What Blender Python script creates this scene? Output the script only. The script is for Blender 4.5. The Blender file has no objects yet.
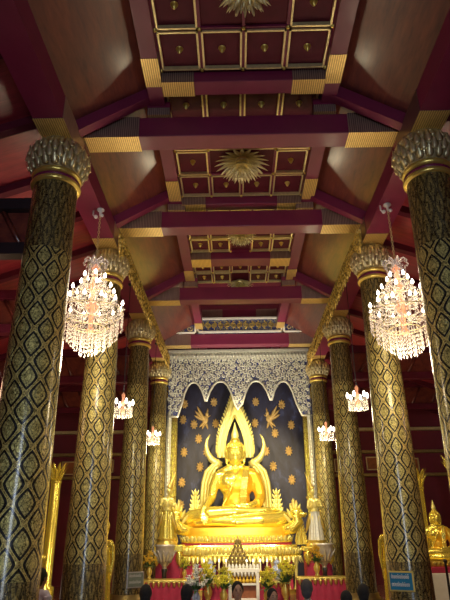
import bpy, bmesh, math, random
from mathutils import Vector, Matrix
random.seed(11)
PI = math.pi
SC = bpy.context.scene
COL = SC.collection
# ------------------------------------------------------------------ tagging
def link(o, parent=None):
    COL.objects.link(o)
    if parent is not None: o.parent = parent
    return o
def empty(name, loc=(0,0,0), rz=0.0, parent=None):
    o = bpy.data.objects.new(name, None); o.empty_display_size = .1
    link(o, parent); o.location = loc; o.rotation_euler = (0,0,rz); return o
def tag(o, label, cat, group=None):
    o['label'] = label; o['category'] = cat
    if group: o['group'] = group
    return o
def struct(o, label=None):
    o['kind'] = 'structure'
    if label: o['label'] = label
    return o
def thing(name, label, cat, loc=(0,0,0), rz=0.0, group=None):
    return tag(empty(name, loc, rz), label, cat, group)
def copy_tree(o, parent=None):
    c = o.copy(); COL.objects.link(c)
    if parent is not None: c.parent = parent
    for ch in list(o.children): copy_tree(ch, c)
    return c
def relabel(o, label, group=None):
    o['label'] = label
    if group: o['group'] = group
    return o
# ------------------------------------------------------------------ mesh builder
class MB:
    def __init__(s): s.v=[]; s.f=[]; s.uv=[]; s.sm=[]
    def add(s, vs, fs, uvs=None, smooth=True):
        n=len(s.v); s.v += [tuple(v) for v in vs]
        for i,f in enumerate(fs):
            s.f.append(tuple(a+n for a in f)); s.sm.append(smooth)
            s.uv.append(uvs[i] if uvs else [(0,0)]*len(f))
    def box(s, x0,x1,y0,y1,z0,z1, M=None):
        vs=[Vector((x,y,z)) for z in (z0,z1) for y in (y0,y1) for x in (x0,x1)]
        if M is not None: vs=[M@v for v in vs]
        s.add(vs,[(0,2,3,1),(4,5,7,6),(0,1,5,4),(2,6,7,3),(0,4,6,2),(1,3,7,5)],smooth=False)
    def bevbox(s, x0,x1,y0,y1,z0,z1,b):
        bm=bmesh.new(); bmesh.ops.create_cube(bm,size=1)
        for v in bm.verts:
            v.co=Vector(((x0+x1)/2+v.co.x*(x1-x0),(y0+y1)/2+v.co.y*(y1-y0),(z0+z1)/2+v.co.z*(z1-z0)))
        bmesh.ops.bevel(bm,geom=bm.edges[:],offset=b,segments=2,affect='EDGES',profile=.5)
        s.frombm(bm); bm.free()
    def frombm(s,bm,M=None,smooth=False):
        bm.verts.ensure_lookup_table(); bm.verts.index_update()
        vs=[(M@v.co if M is not None else v.co.copy()) for v in bm.verts]
        s.add(vs,[tuple(v.index for v in f.verts) for f in bm.faces],smooth=smooth)
    def lathe(s, prof, n=32, c=(0,0,0), sx=1, sy=1, cap=True, M=None, smooth=True, lobes=0, lobe=0):
        vs=[];fs=[];uvs=[]
        for r,z in prof:
            for i in range(n+1):
                a=2*PI*i/n; k=1+(lobe*math.cos(lobes*a) if lobes else 0)
                v=Vector((c[0]+r*k*math.cos(a)*sx,c[1]+r*k*math.sin(a)*sy,c[2]+z))
                vs.append(M@v if M is not None else v)
        m=n+1
        for j in range(len(prof)-1):
            for i in range(n):
                fs.append((j*m+i,j*m+i+1,(j+1)*m+i+1,(j+1)*m+i))
                uvs.append([(i/n,prof[j][1]),((i+1)/n,prof[j][1]),((i+1)/n,prof[j+1][1]),(i/n,prof[j+1][1])])
        s.add(vs,fs,uvs,smooth)
        if cap:
            for j,rev in ((0,True),(len(prof)-1,False)):
                if prof[j][0]>1e-4:
                    idx=[vs[j*m+i] for i in range(n)]
                    if rev: idx=idx[::-1]
                    s.add(idx,[tuple(range(n))],smooth=False)
    def ball(s, c, r, n=12, m=8, M=None):
        if not hasattr(r,'__len__'): r=(r,r,r)
        vs=[];fs=[]
        for j in range(m+1):
            t=PI*j/m
            for i in range(n):
                a=2*PI*i/n
                v=Vector((r[0]*math.sin(t)*math.cos(a),r[1]*math.sin(t)*math.sin(a),-r[2]*math.cos(t)))
                if M is not None: v=M@v
                vs.append(v+Vector(c))
        for j in range(m):
            for i in range(n):
                k=(i+1)%n; fs.append((j*n+i,j*n+k,(j+1)*n+k,(j+1)*n+i))
        s.add(vs,fs)
    def tube(s, pts, rad, n=8, close=True):
        pts=[Vector(p) for p in pts]
        if not hasattr(rad,'__len__'): rad=[rad]*len(pts)
        vs=[];fs=[]; up=Vector((0,0,1))
        d0=(pts[1]-pts[0]).normalized()
        a=d0.cross(up if abs(d0.z)<.95 else Vector((1,0,0))).normalized()
        for i,p in enumerate(pts):
            d=(pts[min(i+1,len(pts)-1)]-pts[max(i-1,0)])
            if d.length<1e-9: d=Vector((0,0,1))
            d.normalize(); a=(a-d*a.dot(d))
            if a.length<1e-6: a=d.orthogonal()
            a.normalize(); b=d.cross(a)
            for k in range(n):
                t=2*PI*k/n; vs.append(p+(a*math.cos(t)+b*math.sin(t))*rad[i])
        for i in range(len(pts)-1):
            for k in range(n):
                q=(k+1)%n; fs.append((i*n+k,i*n+q,(i+1)*n+q,(i+1)*n+k))
        if close:
            fs.append(tuple(range(n))[::-1]); fs.append(tuple((len(pts)-1)*n+k for k in range(n)))
        s.add(vs,fs)
    def cap(s, p, q, r0, r1, n=14):   # tapered capsule, closed
        p=Vector(p); q=Vector(q); d=q-p; L=d.length; d.normalize()
        pts=[];rr=[]
        for t in (-1,-.92,-.7,-.38,0): pts.append(p+d*r0*t); rr.append(max(r0*math.sqrt(max(0,1-t*t)),r0*.02))
        for t in (0.0001,.38,.7,.92,1): pts.append(q+d*r1*t); rr.append(max(r1*math.sqrt(max(0,1-t*t)),r1*.02))
        s.tube(pts,rr,n)
    def prism(s, poly, y0, y1, M=None, plane='xz'):
        # poly: list of (a,b); extruded along y (plane xz)
        bm=bmesh.new()
        vs=[bm.verts.new((a,y0,b)) for a,b in poly]
        f=bm.faces.new(vs)
        r=bmesh.ops.extrude_face_region(bm,geom=[f])
        for e in r['geom']:
            if isinstance(e,bmesh.types.BMVert): e.co.y=y1
        bmesh.ops.triangulate(bm,faces=[f for f in bm.faces if len(f.verts)>4])
        bmesh.ops.recalc_face_normals(bm,faces=bm.faces[:])
        s.frombm(bm,M); bm.free()
    def leaf(s, base, d, up, L, w, bend=0.0, th=.15, seg=6, tip=0.0):
        # pointed petal: grows from base along d, bends towards up
        d=Vector(d).normalized(); up=Vector(up).normalized(); side=d.cross(up).normalized()
        base=Vector(base); vs=[];fs=[]
        for i in range(seg+1):
            t=i/seg; wd=w*(math.sin(PI*min(1,(t*.85+.15))))**.8*(1-t*.15) if t<1 else w*.02
            ang=bend*t; c=base+d*(L*t*math.cos(ang*.6))+up*(L*t*math.sin(ang*.6)*1.0)
            for k,(o,h) in enumerate(((-1,0),(0,th),(1,0),(0,-th*.3))):
                vs.append(c+side*wd*.5*o+up*h*w*(1-t*.8))
        for i in range(seg):
            for k in range(4):
                q=(k+1)%4; fs.append((i*4+k,i*4+q,(i+1)*4+q,(i+1)*4+k))
        fs.append((3,2,1,0)); fs.append(tuple(seg*4+k for k in range(4)))
        s.add(vs,fs)
    def mesh(s,name,mat):
        me=bpy.data.meshes.new(name); me.from_pydata(s.v,[],s.f)
        me.polygons.foreach_set('use_smooth',s.sm)
        ul=me.uv_layers.new(name='UVMap'); fl=[]
        for u in s.uv:
            for a in u: fl += [a[0],a[1]]
        ul.data.foreach_set('uv',fl)
        if mat: me.materials.append(mat)
        me.update(); return me
    def build(s,name,mat,parent=None,loc=(0,0,0),rz=0):
        o=bpy.data.objects.new(name,s.mesh(name,mat)); link(o,parent)
        o.location=loc; o.rotation_euler=(0,0,rz); return o
def voxmesh(mb,name,mat,vox,smooth=2,fac=.5):
    me=mb.mesh(name,mat); o=bpy.data.objects.new(name,me); COL.objects.link(o)
    m=o.modifiers.new('r','REMESH'); m.mode='VOXEL'; m.voxel_size=vox; m.use_smooth_shade=True
    if smooth:
        m2=o.modifiers.new('s','SMOOTH'); m2.iterations=smooth; m2.factor=fac
    dg=bpy.context.evaluated_depsgraph_get(); dg.update()
    out=bpy.data.meshes.new_from_object(o.evaluated_get(dg))
    COL.objects.unlink(o); bpy.data.objects.remove(o); bpy.data.meshes.remove(me)
    out.name=name; out.materials.clear(); out.materials.append(mat)
    for p in out.polygons: p.use_smooth=True
    return out
def put(mesh,name,parent=None,loc=(0,0,0),mat=None):
    o=bpy.data.objects.new(name,mesh); link(o,parent); o.location=loc
    if mat: 
        o.material_slots[0].link='OBJECT'; o.material_slots[0].material=mat
    return o
# ------------------------------------------------------------------ materials
class NT:
    def __init__(s,name):
        s.m=bpy.data.materials.new(name); s.m.use_nodes=True; s.t=s.m.node_tree; s.n=s.t.nodes; s.n.clear()
        s.out=s.n.new('ShaderNodeOutputMaterial'); s.p=s.n.new('ShaderNodeBsdfPrincipled')
        s.t.links.new(s.p.outputs[0],s.out.inputs[0])
    def L(s,a,b): s.t.links.new(a,b)
    def new(s,t,**k):
        n=s.n.new(t)
        for a,b in k.items(): setattr(n,a,b)
        return n
    def math(s,op,a,b=None,c=None,clamp=False):
        n=s.n.new('ShaderNodeMath'); n.operation=op; n.use_clamp=clamp
        for i,x in enumerate((a,b,c)):
            if x is None: continue
            if hasattr(x,'links') or hasattr(x,'is_linked'): s.L(x,n.inputs[i])
            else: n.inputs[i].default_value=x
        return n.outputs[0]
    def mix(s,f,a,b):
        n=s.n.new('ShaderNodeMix'); n.data_type='RGBA'
        for i,x in ((0,f),(6,a),(7,b)):
            if hasattr(x,'is_linked'): s.L(x,n.inputs[i])
            elif i==0: n.inputs[0].default_value=x
            else: n.inputs[i].default_value=(*x,1)
        return n.outputs[2]
    def coord(s,kind='Object',scale=(1,1,1),rot=(0,0,0)):
        tc=s.n.new('ShaderNodeTexCoord'); mp=s.n.new('ShaderNodeMapping')
        mp.inputs['Scale'].default_value=scale; mp.inputs['Rotation'].default_value=rot
        s.L(tc.outputs[kind],mp.inputs[0]); return mp.outputs[0]
    def noise(s,v,scale,detail=3,rough=.5,dist=0):
        n=s.n.new('ShaderNodeTexNoise'); n.inputs['Scale'].default_value=scale; n.inputs['Detail'].default_value=detail
        n.inputs['Roughness'].default_value=rough; n.inputs['Distortion'].default_value=dist
        s.L(v,n.inputs['Vector']); return n.outputs[0]
    def vor(s,v,scale,feature='F1'):
        n=s.n.new('ShaderNodeTexVoronoi'); n.feature=feature; n.inputs['Scale'].default_value=scale
        s.L(v,n.inputs['Vector']); return n.outputs[0]
    def ramp(s,f,stops):
        n=s.n.new('ShaderNodeValToRGB'); s.L(f,n.inputs[0]); e=n.color_ramp.elements
        while len(e)<len(stops): e.new(.5)
        for el,(p,c) in zip(e,stops): el.position=p; el.color=(*c,1)
        return n.outputs[0]
    def bump(s,h,strength=.5,dist=.02):
        n=s.n.new('ShaderNodeBump'); n.inputs['Strength'].default_value=strength; n.inputs['Distance'].default_value=dist
        s.L(h,n.inputs['Height']); s.L(n.outputs[0],s.p.inputs['Normal']); return n
    def set(s,**k):
        for a,b in k.items():
            i=s.p.inputs[a.replace('_',' ')]
            if hasattr(b,'is_linked'): s.L(b,i)
            elif isinstance(b,tuple): i.default_value=(*b,1)
            else: i.default_value=b
        return s
def simple(name,col,rough=.5,metal=0,var=.25,scale=8,bump=.15,bscale=60,emit=0,ecol=None,coat=0,alpha=None):
    t=NT(name); v=t.coord()
    n=t.noise(v,scale,4)
    c=t.mix(n,tuple(x*(1-var) for x in col),tuple(min(1,x*(1+var)) for x in col))
    t.set(Base_Color=c,Roughness=rough,Metallic=metal)
    if bump: t.bump(t.noise(v,bscale,3),bump,.01)
    if emit: t.set(Emission_Color=ecol or col,Emission_Strength=emit)
    if coat: t.set(Coat_Weight=coat,Coat_Roughness=.15)
    return t.m
def m_column(name,gold=(.60,.44,.12),nrep=7,hgt=.35,z0=1.08,z1=4.5,line=(.010,.009,.007),green=(.60,.50,.15)):
    t=NT(name); tc=t.new('ShaderNodeTexCoord'); sp=t.new('ShaderNodeSeparateXYZ'); t.L(tc.outputs['UV'],sp.inputs[0])
    zz=sp.outputs[1]
    def diamonds(n,h,ha,hb,pw=1.4):
        a=t.math('MULTIPLY',sp.outputs[0],float(n)); b=t.math('DIVIDE',zz,h)
        def D(o):
            ac=t.math('ABSOLUTE',t.math('SUBTRACT',t.math('FRACT',t.math('ADD',a,o)),.5))
            bc=t.math('ABSOLUTE',t.math('SUBTRACT',t.math('FRACT',t.math('ADD',b,o)),.5))
            return t.math('ADD',t.math('DIVIDE',ac,ha),t.math('POWER',t.math('DIVIDE',bc,hb),pw))
        return a,b,t.math('MINIMUM',D(.5),D(0.0))
    a,b,D=diamonds(nrep,hgt,.335,.385)
    out_=t.math('MULTIPLY',t.math('GREATER_THAN',D,.80),t.math('LESS_THAN',D,1.14))
    rim=t.math('MULTIPLY',t.math('GREATER_THAN',D,1.14),t.math('LESS_THAN',D,1.20))
    inside=t.math('LESS_THAN',D,.80)
    heart=t.math('MULTIPLY',t.math('GREATER_THAN',D,.40),t.math('LESS_THAN',D,.50))
    cmb=t.new('ShaderNodeCombineXYZ'); t.L(a,cmb.inputs[0]); t.L(t.math('MULTIPLY',b,1.25),cmb.inputs[1])
    fn=t.noise(cmb.outputs[0],8,2,.5,1.8)
    relief=t.math('MULTIPLY',t.math('SUBTRACT',fn,.38),3.2,clamp=True)
    a2,b2,D2=diamonds(nrep*2,.52,.40,.44,1.2)
    le=t.math('MULTIPLY',t.math('GREATER_THAN',D2,.86),t.math('LESS_THAN',D2,1.12)); core=t.math('LESS_THAN',D2,.25)
    low=t.math('LESS_THAN',zz,z0); hi=t.math('GREATER_THAN',zz,z1); out=t.math('ADD',low,hi,clamp=True)
    ins=t.math('SUBTRACT',1.0,out)
    gband=t.mix(relief,tuple(x*.30 for x in gold),tuple(min(1,x*1.4) for x in gold))
    gin=t.mix(relief,tuple(x*.34 for x in green),tuple(min(1,x*1.5) for x in green))
    c=t.mix(inside,gband,gin)
    c=t.mix(t.math('MULTIPLY',rim,.7),c,tuple(min(1,x*1.9) for x in gold))
    c=t.mix(t.math('MULTIPLY',heart,.55),c,line)
    c=t.mix(out_,c,line)
    h0=t.mix(relief,tuple(x*.16 for x in gold),tuple(x*.75 for x in gold))
    h1=t.mix(t.math('MULTIPLY',t.math('ADD',le,core,clamp=True),.8),h0,line)
    col=t.mix(out,c,h1)
    t.set(Base_Color=col,Metallic=.5,Roughness=t.math('MULTIPLY_ADD',relief,.12,.27))
    t.set(Coat_Weight=.6,Coat_Roughness=.16)
    hh=t.math('SUBTRACT',t.math('ADD',t.math('MULTIPLY',relief,.55),t.math('MULTIPLY',rim,.4)),t.math('MULTIPLY',t.math('MULTIPLY',out_,ins),.8))
    t.bump(hh,.6,.014)
    return t.m
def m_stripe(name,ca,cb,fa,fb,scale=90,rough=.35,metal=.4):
    """fine stripes; lamplit gold undersides and unlit brown upright faces are painted in"""
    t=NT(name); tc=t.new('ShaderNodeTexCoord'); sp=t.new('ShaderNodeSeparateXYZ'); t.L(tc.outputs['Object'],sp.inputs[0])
    nz=t.new('ShaderNodeSeparateXYZ'); t.L(tc.outputs['Normal'],nz.inputs[0]); down=t.math('LESS_THAN',nz.outputs[2],-.5)  # down-facing sides coloured as lit from below, upright sides as unlit
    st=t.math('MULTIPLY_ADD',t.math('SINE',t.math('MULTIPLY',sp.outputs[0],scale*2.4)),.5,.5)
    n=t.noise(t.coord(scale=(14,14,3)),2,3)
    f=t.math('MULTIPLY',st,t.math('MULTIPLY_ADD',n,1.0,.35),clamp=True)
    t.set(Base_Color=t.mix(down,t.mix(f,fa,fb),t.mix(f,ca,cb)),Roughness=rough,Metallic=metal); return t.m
def m_wood(name,a,b,scale=(1,8,1),rough=.28,coat=.3,rot=(0,0,0)):
    t=NT(name); v=t.coord(scale=scale,rot=rot); n=t.noise(v,2.2,5,.6,.6); n2=t.noise(v,9,3,.6)
    f=t.math('ADD',t.math('MULTIPLY',n,.7),t.math('MULTIPLY',n2,.35),clamp=True)
    t.set(Base_Color=t.ramp(f,[(.3,a),(.75,b)]),Roughness=rough,Coat_Weight=coat,Coat_Roughness=.15); t.bump(n2,.12,.006); return t.m
GOLD   = simple('gilt_metal',(.90,.62,.14),.28,.75,.25,10,.35,45)
GOLDB  = simple('polished_gold_leaf',(1.0,.76,.12),.24,.8,.10,5,.10,30,emit=.05,ecol=(1,.62,.05),coat=.4)  # slight glow put into the gold, on top of the spotlights
GOLDP  = simple('pale_gilt',(1.0,.78,.24),.30,.55,.22,30,.7,60,emit=.07,ecol=(1,.72,.15))  # also glows slightly, brightness added to the gilt itself
def mk_carved():
    t=NT('crevice_shaded_gilding'); v=t.coord(); d=t.vor(v,16); n=t.noise(v,22,3,.6,1.2)
    f=t.math('MULTIPLY',t.math('SUBTRACT',1.15,t.math('MULTIPLY',d,1.3)),t.math('MULTIPLY_ADD',n,1.3,.2),clamp=True)
    t.set(Base_Color=t.ramp(f,[(.15,(.16,.07,.01)),(.5,(.85,.55,.10)),(.85,(1.0,.85,.36))]),Metallic=.55,Roughness=.3,Emission_Color=(1,.65,.1),Emission_Strength=.03); t.bump(f,.8,.03); return t.m  # crevice shade painted dark into the colour, plus a slight glow
CARV=mk_carved()
GOLDD  = simple('dull_bronze_gilt',(.36,.26,.09),.4,.7,.35,14,.4,40)
OLDG   = simple('aged_gilt_rib',(.82,.66,.32),.35,.6,.3,20,.3,60)
ROBE   = simple('orange_gold_robe',(1.0,.55,.04),.32,.6,.12,6,.25,24,emit=.04,ecol=(1,.4,.02))  # slight orange glow added to the robe colour
RED    = simple('oxblood_lacquer',(.17,.010,.045),.5,0,.25,3,.06,90,coat=.08)
REDL   = simple('crimson_lacquer',(.30,.015,.05),.42,0,.25,3,.06,90)
REDC   = simple('crimson_cloth',(.42,.02,.06),.75,0,.3,12,.3,40)
DARKR  = simple('dark_red_panel',(.085,.007,.018),.6,0,.4,5,.1,60)
DARKR.node_tree.nodes['Principled BSDF'].inputs['Specular IOR Level'].default_value=.2
NAVY   = None
def mk_navy():
    t=NT('night_blue_painted_wall'); v=t.coord(scale=(1,1,.55)); n=t.noise(v,1.6,5,.6,1.0); n2=t.noise(v,7,4,.65,.5)
    f=t.math('ADD',t.math('MULTIPLY',n,.75),t.math('MULTIPLY',n2,.3),clamp=True)
    t.set(Base_Color=t.ramp(f,[(.38,(.010,.006,.014)),(.58,(.022,.022,.055)),(.80,(.10,.13,.34))]),Roughness=.55); return t.m
NAVY=mk_navy()
SILV   = simple('silvered_scroll',(.80,.79,.66),.36,.45,.25,25,.4,60)
def mk_blue():
    t=NT('cobalt_mirror_mosaic'); v=t.coord(); n=t.noise(v,13,3,.6,.8)
    t.set(Base_Color=t.ramp(n,[(.42,(.40,.39,.33)),(.50,(.14,.15,.22)),(.60,(.05,.07,.34))]),Roughness=.25,Metallic=.25); t.bump(n,.5,.02); return t.m
BLUE=mk_blue()
WHITE  = simple('white_painted_frame',(.85,.82,.74),.5,0,.12,12,.2,50)
SILVF  = simple('silvered_frame',(.82,.78,.62),.4,.2,.2,20,.3,50)
BLACK  = simple('black_lacquer',(.015,.014,.016),.3,0,.2,8,.1,40,coat=.4)
PEWT   = simple('grey_pewter',(.56,.52,.48),.38,.6,.3,18,.5,40)
MAR    = simple('marigold_petals',(.95,.48,.03),.7,0,.4,40,.5,60)
YEL    = simple('yellow_petals',(.95,.72,.06),.7,0,.35,40,.5,60)
PALE   = simple('white_petals',(.85,.84,.78),.7,0,.2,40,.4,60)
GRN    = simple('dark_green_leaves',(.05,.14,.035),.55,0,.5,30,.3,50)
PORC   = simple('blue_white_porcelain',(.30,.36,.55),.2,0,.6,26,0,30,coat=.6)
WAX    = simple('cream_wax',(.85,.76,.52),.45,0,.1,10,0,10)
SKIN   = simple('warm_brown_skin',(.42,.22,.13),.5,0,.12,14,.1,90)
HAIR   = simple('black_hair',(.006,.005,.005),.85,0,.4,60,.5,130)
HAIRG  = simple('grey_hair',(.06,.055,.055),.85,0,.4,60,.5,130)
EYE    = simple('dark_eye',(.01,.008,.006),.2,0,0,5,0,5)
LIPS   = simple('lip_tone',(.36,.12,.09),.5,0,.1,5,0,5)
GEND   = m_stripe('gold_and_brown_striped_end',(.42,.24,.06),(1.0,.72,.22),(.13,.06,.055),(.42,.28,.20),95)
GENDF  = m_stripe('dull_striped_end',(.30,.17,.06),(.75,.52,.20),(.13,.06,.055),(.36,.25,.19),95,.45,.3)
WOODP  = m_wood('glossy_red_brown_boards',(.05,.008,.013),(.23,.052,.026),(3.2,.5,3.2),.3,.35)
WOODS  = m_wood('aisle_red_boards',(.13,.010,.020),(.36,.03,.04),(.6,6,.6),.4,.2)
def mk_floor():
    t=NT('polished_stone_floor'); v=t.coord(scale=(1.6,1.6,1)); b=t.new('ShaderNodeTexBrick'); b.offset=0
    b.inputs['Scale'].default_value=1; b.inputs['Brick Width'].default_value=1; b.inputs['Row Height'].default_value=1; b.inputs['Mortar Size'].default_value=.008
    b.inputs['Color1'].default_value=(.16,.06,.04,1); b.inputs['Color2'].default_value=(.20,.08,.05,1); b.inputs['Mortar'].default_value=(.04,.03,.03,1)
    t.L(v,b.inputs[0]); n=t.noise(v,3,5); t.set(Base_Color=t.mix(t.math('MULTIPLY',n,.5),b.outputs[0],(.10,.03,.03)),Roughness=.22,Coat_Weight=.3); return t.m
FLOOR=mk_floor()
def mk_crystal():
    t=NT('cut_crystal'); t.set(Base_Color=(1.0,.93,.84),Roughness=.08,Metallic=0.0,IOR=1.5,Emission_Color=(1.0,.78,.74),Emission_Strength=.06,Specular_IOR_Level=1.0)  # slight glow added, imitates lamplight caught in the crystal
    tr=t.new('ShaderNodeBsdfTransparent'); mx=t.new('ShaderNodeMixShader'); fr=t.new('ShaderNodeFresnel'); fr.inputs[0].default_value=1.6
    f=t.math('MULTIPLY_ADD',fr.outputs[0],.7,.20,clamp=True)
    t.L(f,mx.inputs[0]); t.L(tr.outputs[0],mx.inputs[1]); t.L(t.p.outputs[0],mx.inputs[2]); t.L(mx.outputs[0],t.out.inputs[0]); return t.m
CRY=mk_crystal()
def emis(name,col,s):
    t=NT(name); n=t.noise(t.coord(),6,2); t.set(Base_Color=col,Emission_Color=col,Emission_Strength=s,Roughness=t.math('MULTIPLY_ADD',n,.2,.3)); return t.m
BULB=emis('lit_flame_bulb',(1.0,.88,.70),12)
BULBS=emis('lit_small_bulb',(1.0,.90,.70),10)
GLOBE=emis('lit_frosted_glass',(1.0,.90,.62),9)
LOT=simple('pale_silvered_gilt',(.85,.72,.40),.28,.7,.3,16,.3,60)
MUTE=simple('muted_gold_paint',(.66,.42,.13),.5,.25,.4,22,.4,60)
CAPM=simple('silvery_gilt_capital',(.72,.62,.34),.30,.7,.35,22,.4,60)
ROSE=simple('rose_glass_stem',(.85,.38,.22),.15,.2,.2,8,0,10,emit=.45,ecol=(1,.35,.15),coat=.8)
# ------------------------------------------------------------------ camera
cd=bpy.data.cameras.new('camera'); cam=bpy.data.objects.new('camera',cd); COL.objects.link(cam); SC.camera=cam
cd.sensor_fit='HORIZONTAL'; cd.sensor_width=36; cd.lens=36*555.6/450; cd.clip_end=200; cd.clip_start=.05
TH,ROLL,YAW=.392828,-.0090037,-.0160156
# camera basis
cy,sy=math.cos(YAW),math.sin(YAW)
def unyaw(x,y,z): return Vector((cy*x+sy*y,-sy*x+cy*y,z))
fw=unyaw(0,math.cos(TH),math.sin(TH)); upv=unyaw(0,-math.sin(TH),math.cos(TH)); rt=unyaw(1,0,0)
cr,sr=math.cos(ROLL),math.sin(ROLL)
# image right (px) and down (py) axes -> world
ix=rt*cr+(-upv)*(-sr)      # direction whose image is +x
iy=rt*sr+(-upv)*cr
M=Matrix((( ix.x,-iy.x,-fw.x,-.1207),(ix.y,-iy.y,-fw.y,0),(ix.z,-iy.z,-fw.z,1.5),(0,0,0,1)))
cam.matrix_world=M
# ------------------------------------------------------------------ setting
CX=.05
mb=MB(); mb.box(-6.6,6.6,-4,19,-.2,0); struct(mb.build('floor',FLOOR))
mb=MB(); mb.box(-6.8,-6.6,-4,19,0,5.2); struct(mb.build('wall_left',DARKR))
mb=MB(); mb.box(6.6,6.8,-4,19,0,5.2); struct(mb.build('wall_right',DARKR))
mb=MB(); mb.box(-6.6,-2.45,18.2,18.4,0,7.0); mb.box(2.45,6.6,18.2,18.4,0,7.0); struct(mb.build('wall_back',simple('deep_red_plaster',(.13,.008,.022),.7,0,.5,2,.1,40)))
# back wall of the sanctuary, painted night blue with gilt sprays
wn=MB(); wn.box(-2.45,2.45,17.75,17.95,0,6.9); wall_blue=struct(wn.build('wall_sanctuary',NAVY))
wf=MB(); wf.box(-6.8,-1.6,-4.2,-4,0,7); wf.box(1.6,6.8,-4.2,-4,0,7); wf.box(-1.6,1.6,-4.2,-4,4.2,7); struct(wf.build('wall_front',DARKR))
# aisle roofs
for s,nm in ((-1,'left'),(1,'right')):
    a=MB()
    x0,x1=2.42,6.7; zA,zB=6.35,4.85
    p=[(s*x0,-4,zA),(s*x1,-4,zB),(s*x1,19,zB),(s*x0,19,zA),(s*x0,-4,zA+.1),(s*x1,-4,zB+.1),(s*x1,19,zB+.1),(s*x0,19,zA+.1)]
    a.add(p,[(0,1,2,3),(7,6,5,4),(0,4,5,1),(2,6,7,3),(1,5,6,2),(3,7,4,0)],smooth=False)
    ob=struct(a.build('ceiling_aisle_'+nm,WOODS))
    r=MB()
    y=-3.5
    while y<18:
        q=[(s*(x0+.0),y,zA-.12),(s*x1,y,zB-.12),(s*x1,y+.12,zB-.12),(s*x0,y+.12,zA-.12),(s*x0,y,zA),(s*x1,y,zB),(s*x1,y+.12,zB),(s*x0,y+.12,zA)]
        r.add(q,[(0,1,2,3),(7,6,5,4),(0,4,5,1),(2,6,7,3),(1,5,6,2),(3,7,4,0)],smooth=False)
        y+=1.12
    r.build('rafter',DARKR,ob)
# nave sloping board ceilings
for s,nm in ((-1,'left'),(1,'right')):
    a=MB(); xi,zi,xo,zo=1.27+s*CX,7.05,2.45,6.36
    p=[(CX*0+s*xi,-4,zi),(s*xo,-4,zo),(s*xo,17.9,zo),(s*xi,17.9,zi)]
    p+= [(x,y,z+.08) for x,y,z in p]
    a.add(p,[(0,1,2,3),(7,6,5,4),(0,4,5,1),(2,6,7,3),(1,5,6,2),(3,7,4,0)],smooth=False)
    struct(a.build('ceiling_slope_'+nm,WOODP))
# coffered ceiling, one bay at a time
ZC=7.0; XL,XR=-1.0,1.1
boss=MB(); boss.lathe([(.005,-.075),(.018,-.06),(.03,-.04),(.034,-.02),(.02,-.012),(.045,-.006),(.045,0)],12); bossme=boss.mesh('boss',GOLD)
def coffer(y0,y1,ncols,nrows,skip=()):
    b=MB(); b.box(XL-.008,XR+.008,y0,y1,ZC,ZC+.08)
    c=struct(b.build('ceiling_coffer',DARKR))
    g=MB(); dx=(XR-XL)/ncols; dy=(y1-y0)/nrows
    xs=[XL+dx*i for i in range(ncols+1)]; ys=[y0+dy*j for j in range(nrows+1)]
    rib=MB(); dots=MB()
    for i in range(ncols):
        for j in range(nrows):
            if (i,j) in skip: continue
            cx0,cx1,cy0,cy1=xs[i],xs[i+1],ys[j],ys[j+1]
            for o,w,h in ((.018,.022,.055),):
                rib.box(cx0+o,cx0+o+w,cy0+o,cy1-o,ZC-h,ZC); rib.box(cx1-o-w,cx1-o,cy0+o,cy1-o,ZC-h,ZC)
                rib.box(cx0+o,cx1-o,cy0+o,cy0+o+w,ZC-h,ZC); rib.box(cx0+o,cx1-o,cy1-o-w,cy1-o,ZC-h,ZC)
            o=put(bossme,'boss',c,((cx0+cx1)/2,(cy0+cy1)/2,ZC))
    for x in xs:
        for y in ys: dots.ball((x,y,ZC-.03),.028,8,6)
    fr=MB()
    for x in xs: fr.box(x-.018,x+.018,y0,y1,ZC-.03,ZC)
    for y in ys: fr.box(XL,XR,y-.018,y+.018,ZC-.03,ZC)
    # leave the centre field open where the gilded lotus hangs
    rib.build('gilt_rib',OLDG,c); fr.build('dark_rib',RED,c); dots.build('gilt_stud',GOLD,c)
    return c
coffer(2.94,5.46,4,4,{(1,2),(2,2)})
coffer(5.80,8.38,4,4,{(1,2),(2,2)})
coffer(8.80,10.50,5,3,{(2,2)})
coffer(10.98,12.10,5,2,{(2,1)})
b=MB(); b.box(-1.35,1.4,-4,12.15,7.09,7.16); struct(b.build('ceiling_upper',DARKR))
b=MB(); b.box(-1.35,1.4,12.1,17.9,7.9,8.0); b.box(-1.35,1.4,12.1,12.15,7.0,7.9); b.box(-1.35,-1.27,12.1,17.9,7.0,7.9); b.box(1.32,1.4,12.1,17.9,7.0,7.9); b.box(-1.35,1.4,17.85,17.95,6.9,7.9); struct(b.build('ceiling_far_bay',DARKR))
b=MB(); b.box(-1.0,1.1,-4,2.92,ZC,ZC+.08); struct(b.build('ceiling_front',DARKR))
# purlins beside the coffers
for s,nm in ((-1,'left'),(1,'right')):
    p=MB(); xa,xb=(s*1.06+CX,s*1.26+CX); p.box(min(xa,xb),max(xa,xb),-4,17.7,6.86,7.06)
    pu=p.build('purlin',RED); tag(pu,'long oxblood roof purlin on the %s edge of the coffered ceiling'%nm,'beam')
    for (ya,yb) in ((5.15,5.62),(7.75,8.35),(11.2,11.75),(14.6,15.1)):
        g=MB(); g.box(min(xa,xb)-.006,max(xa,xb)+.006,ya,yb,6.853,7.055); g.build('gilt_band',GEND,pu)
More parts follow.
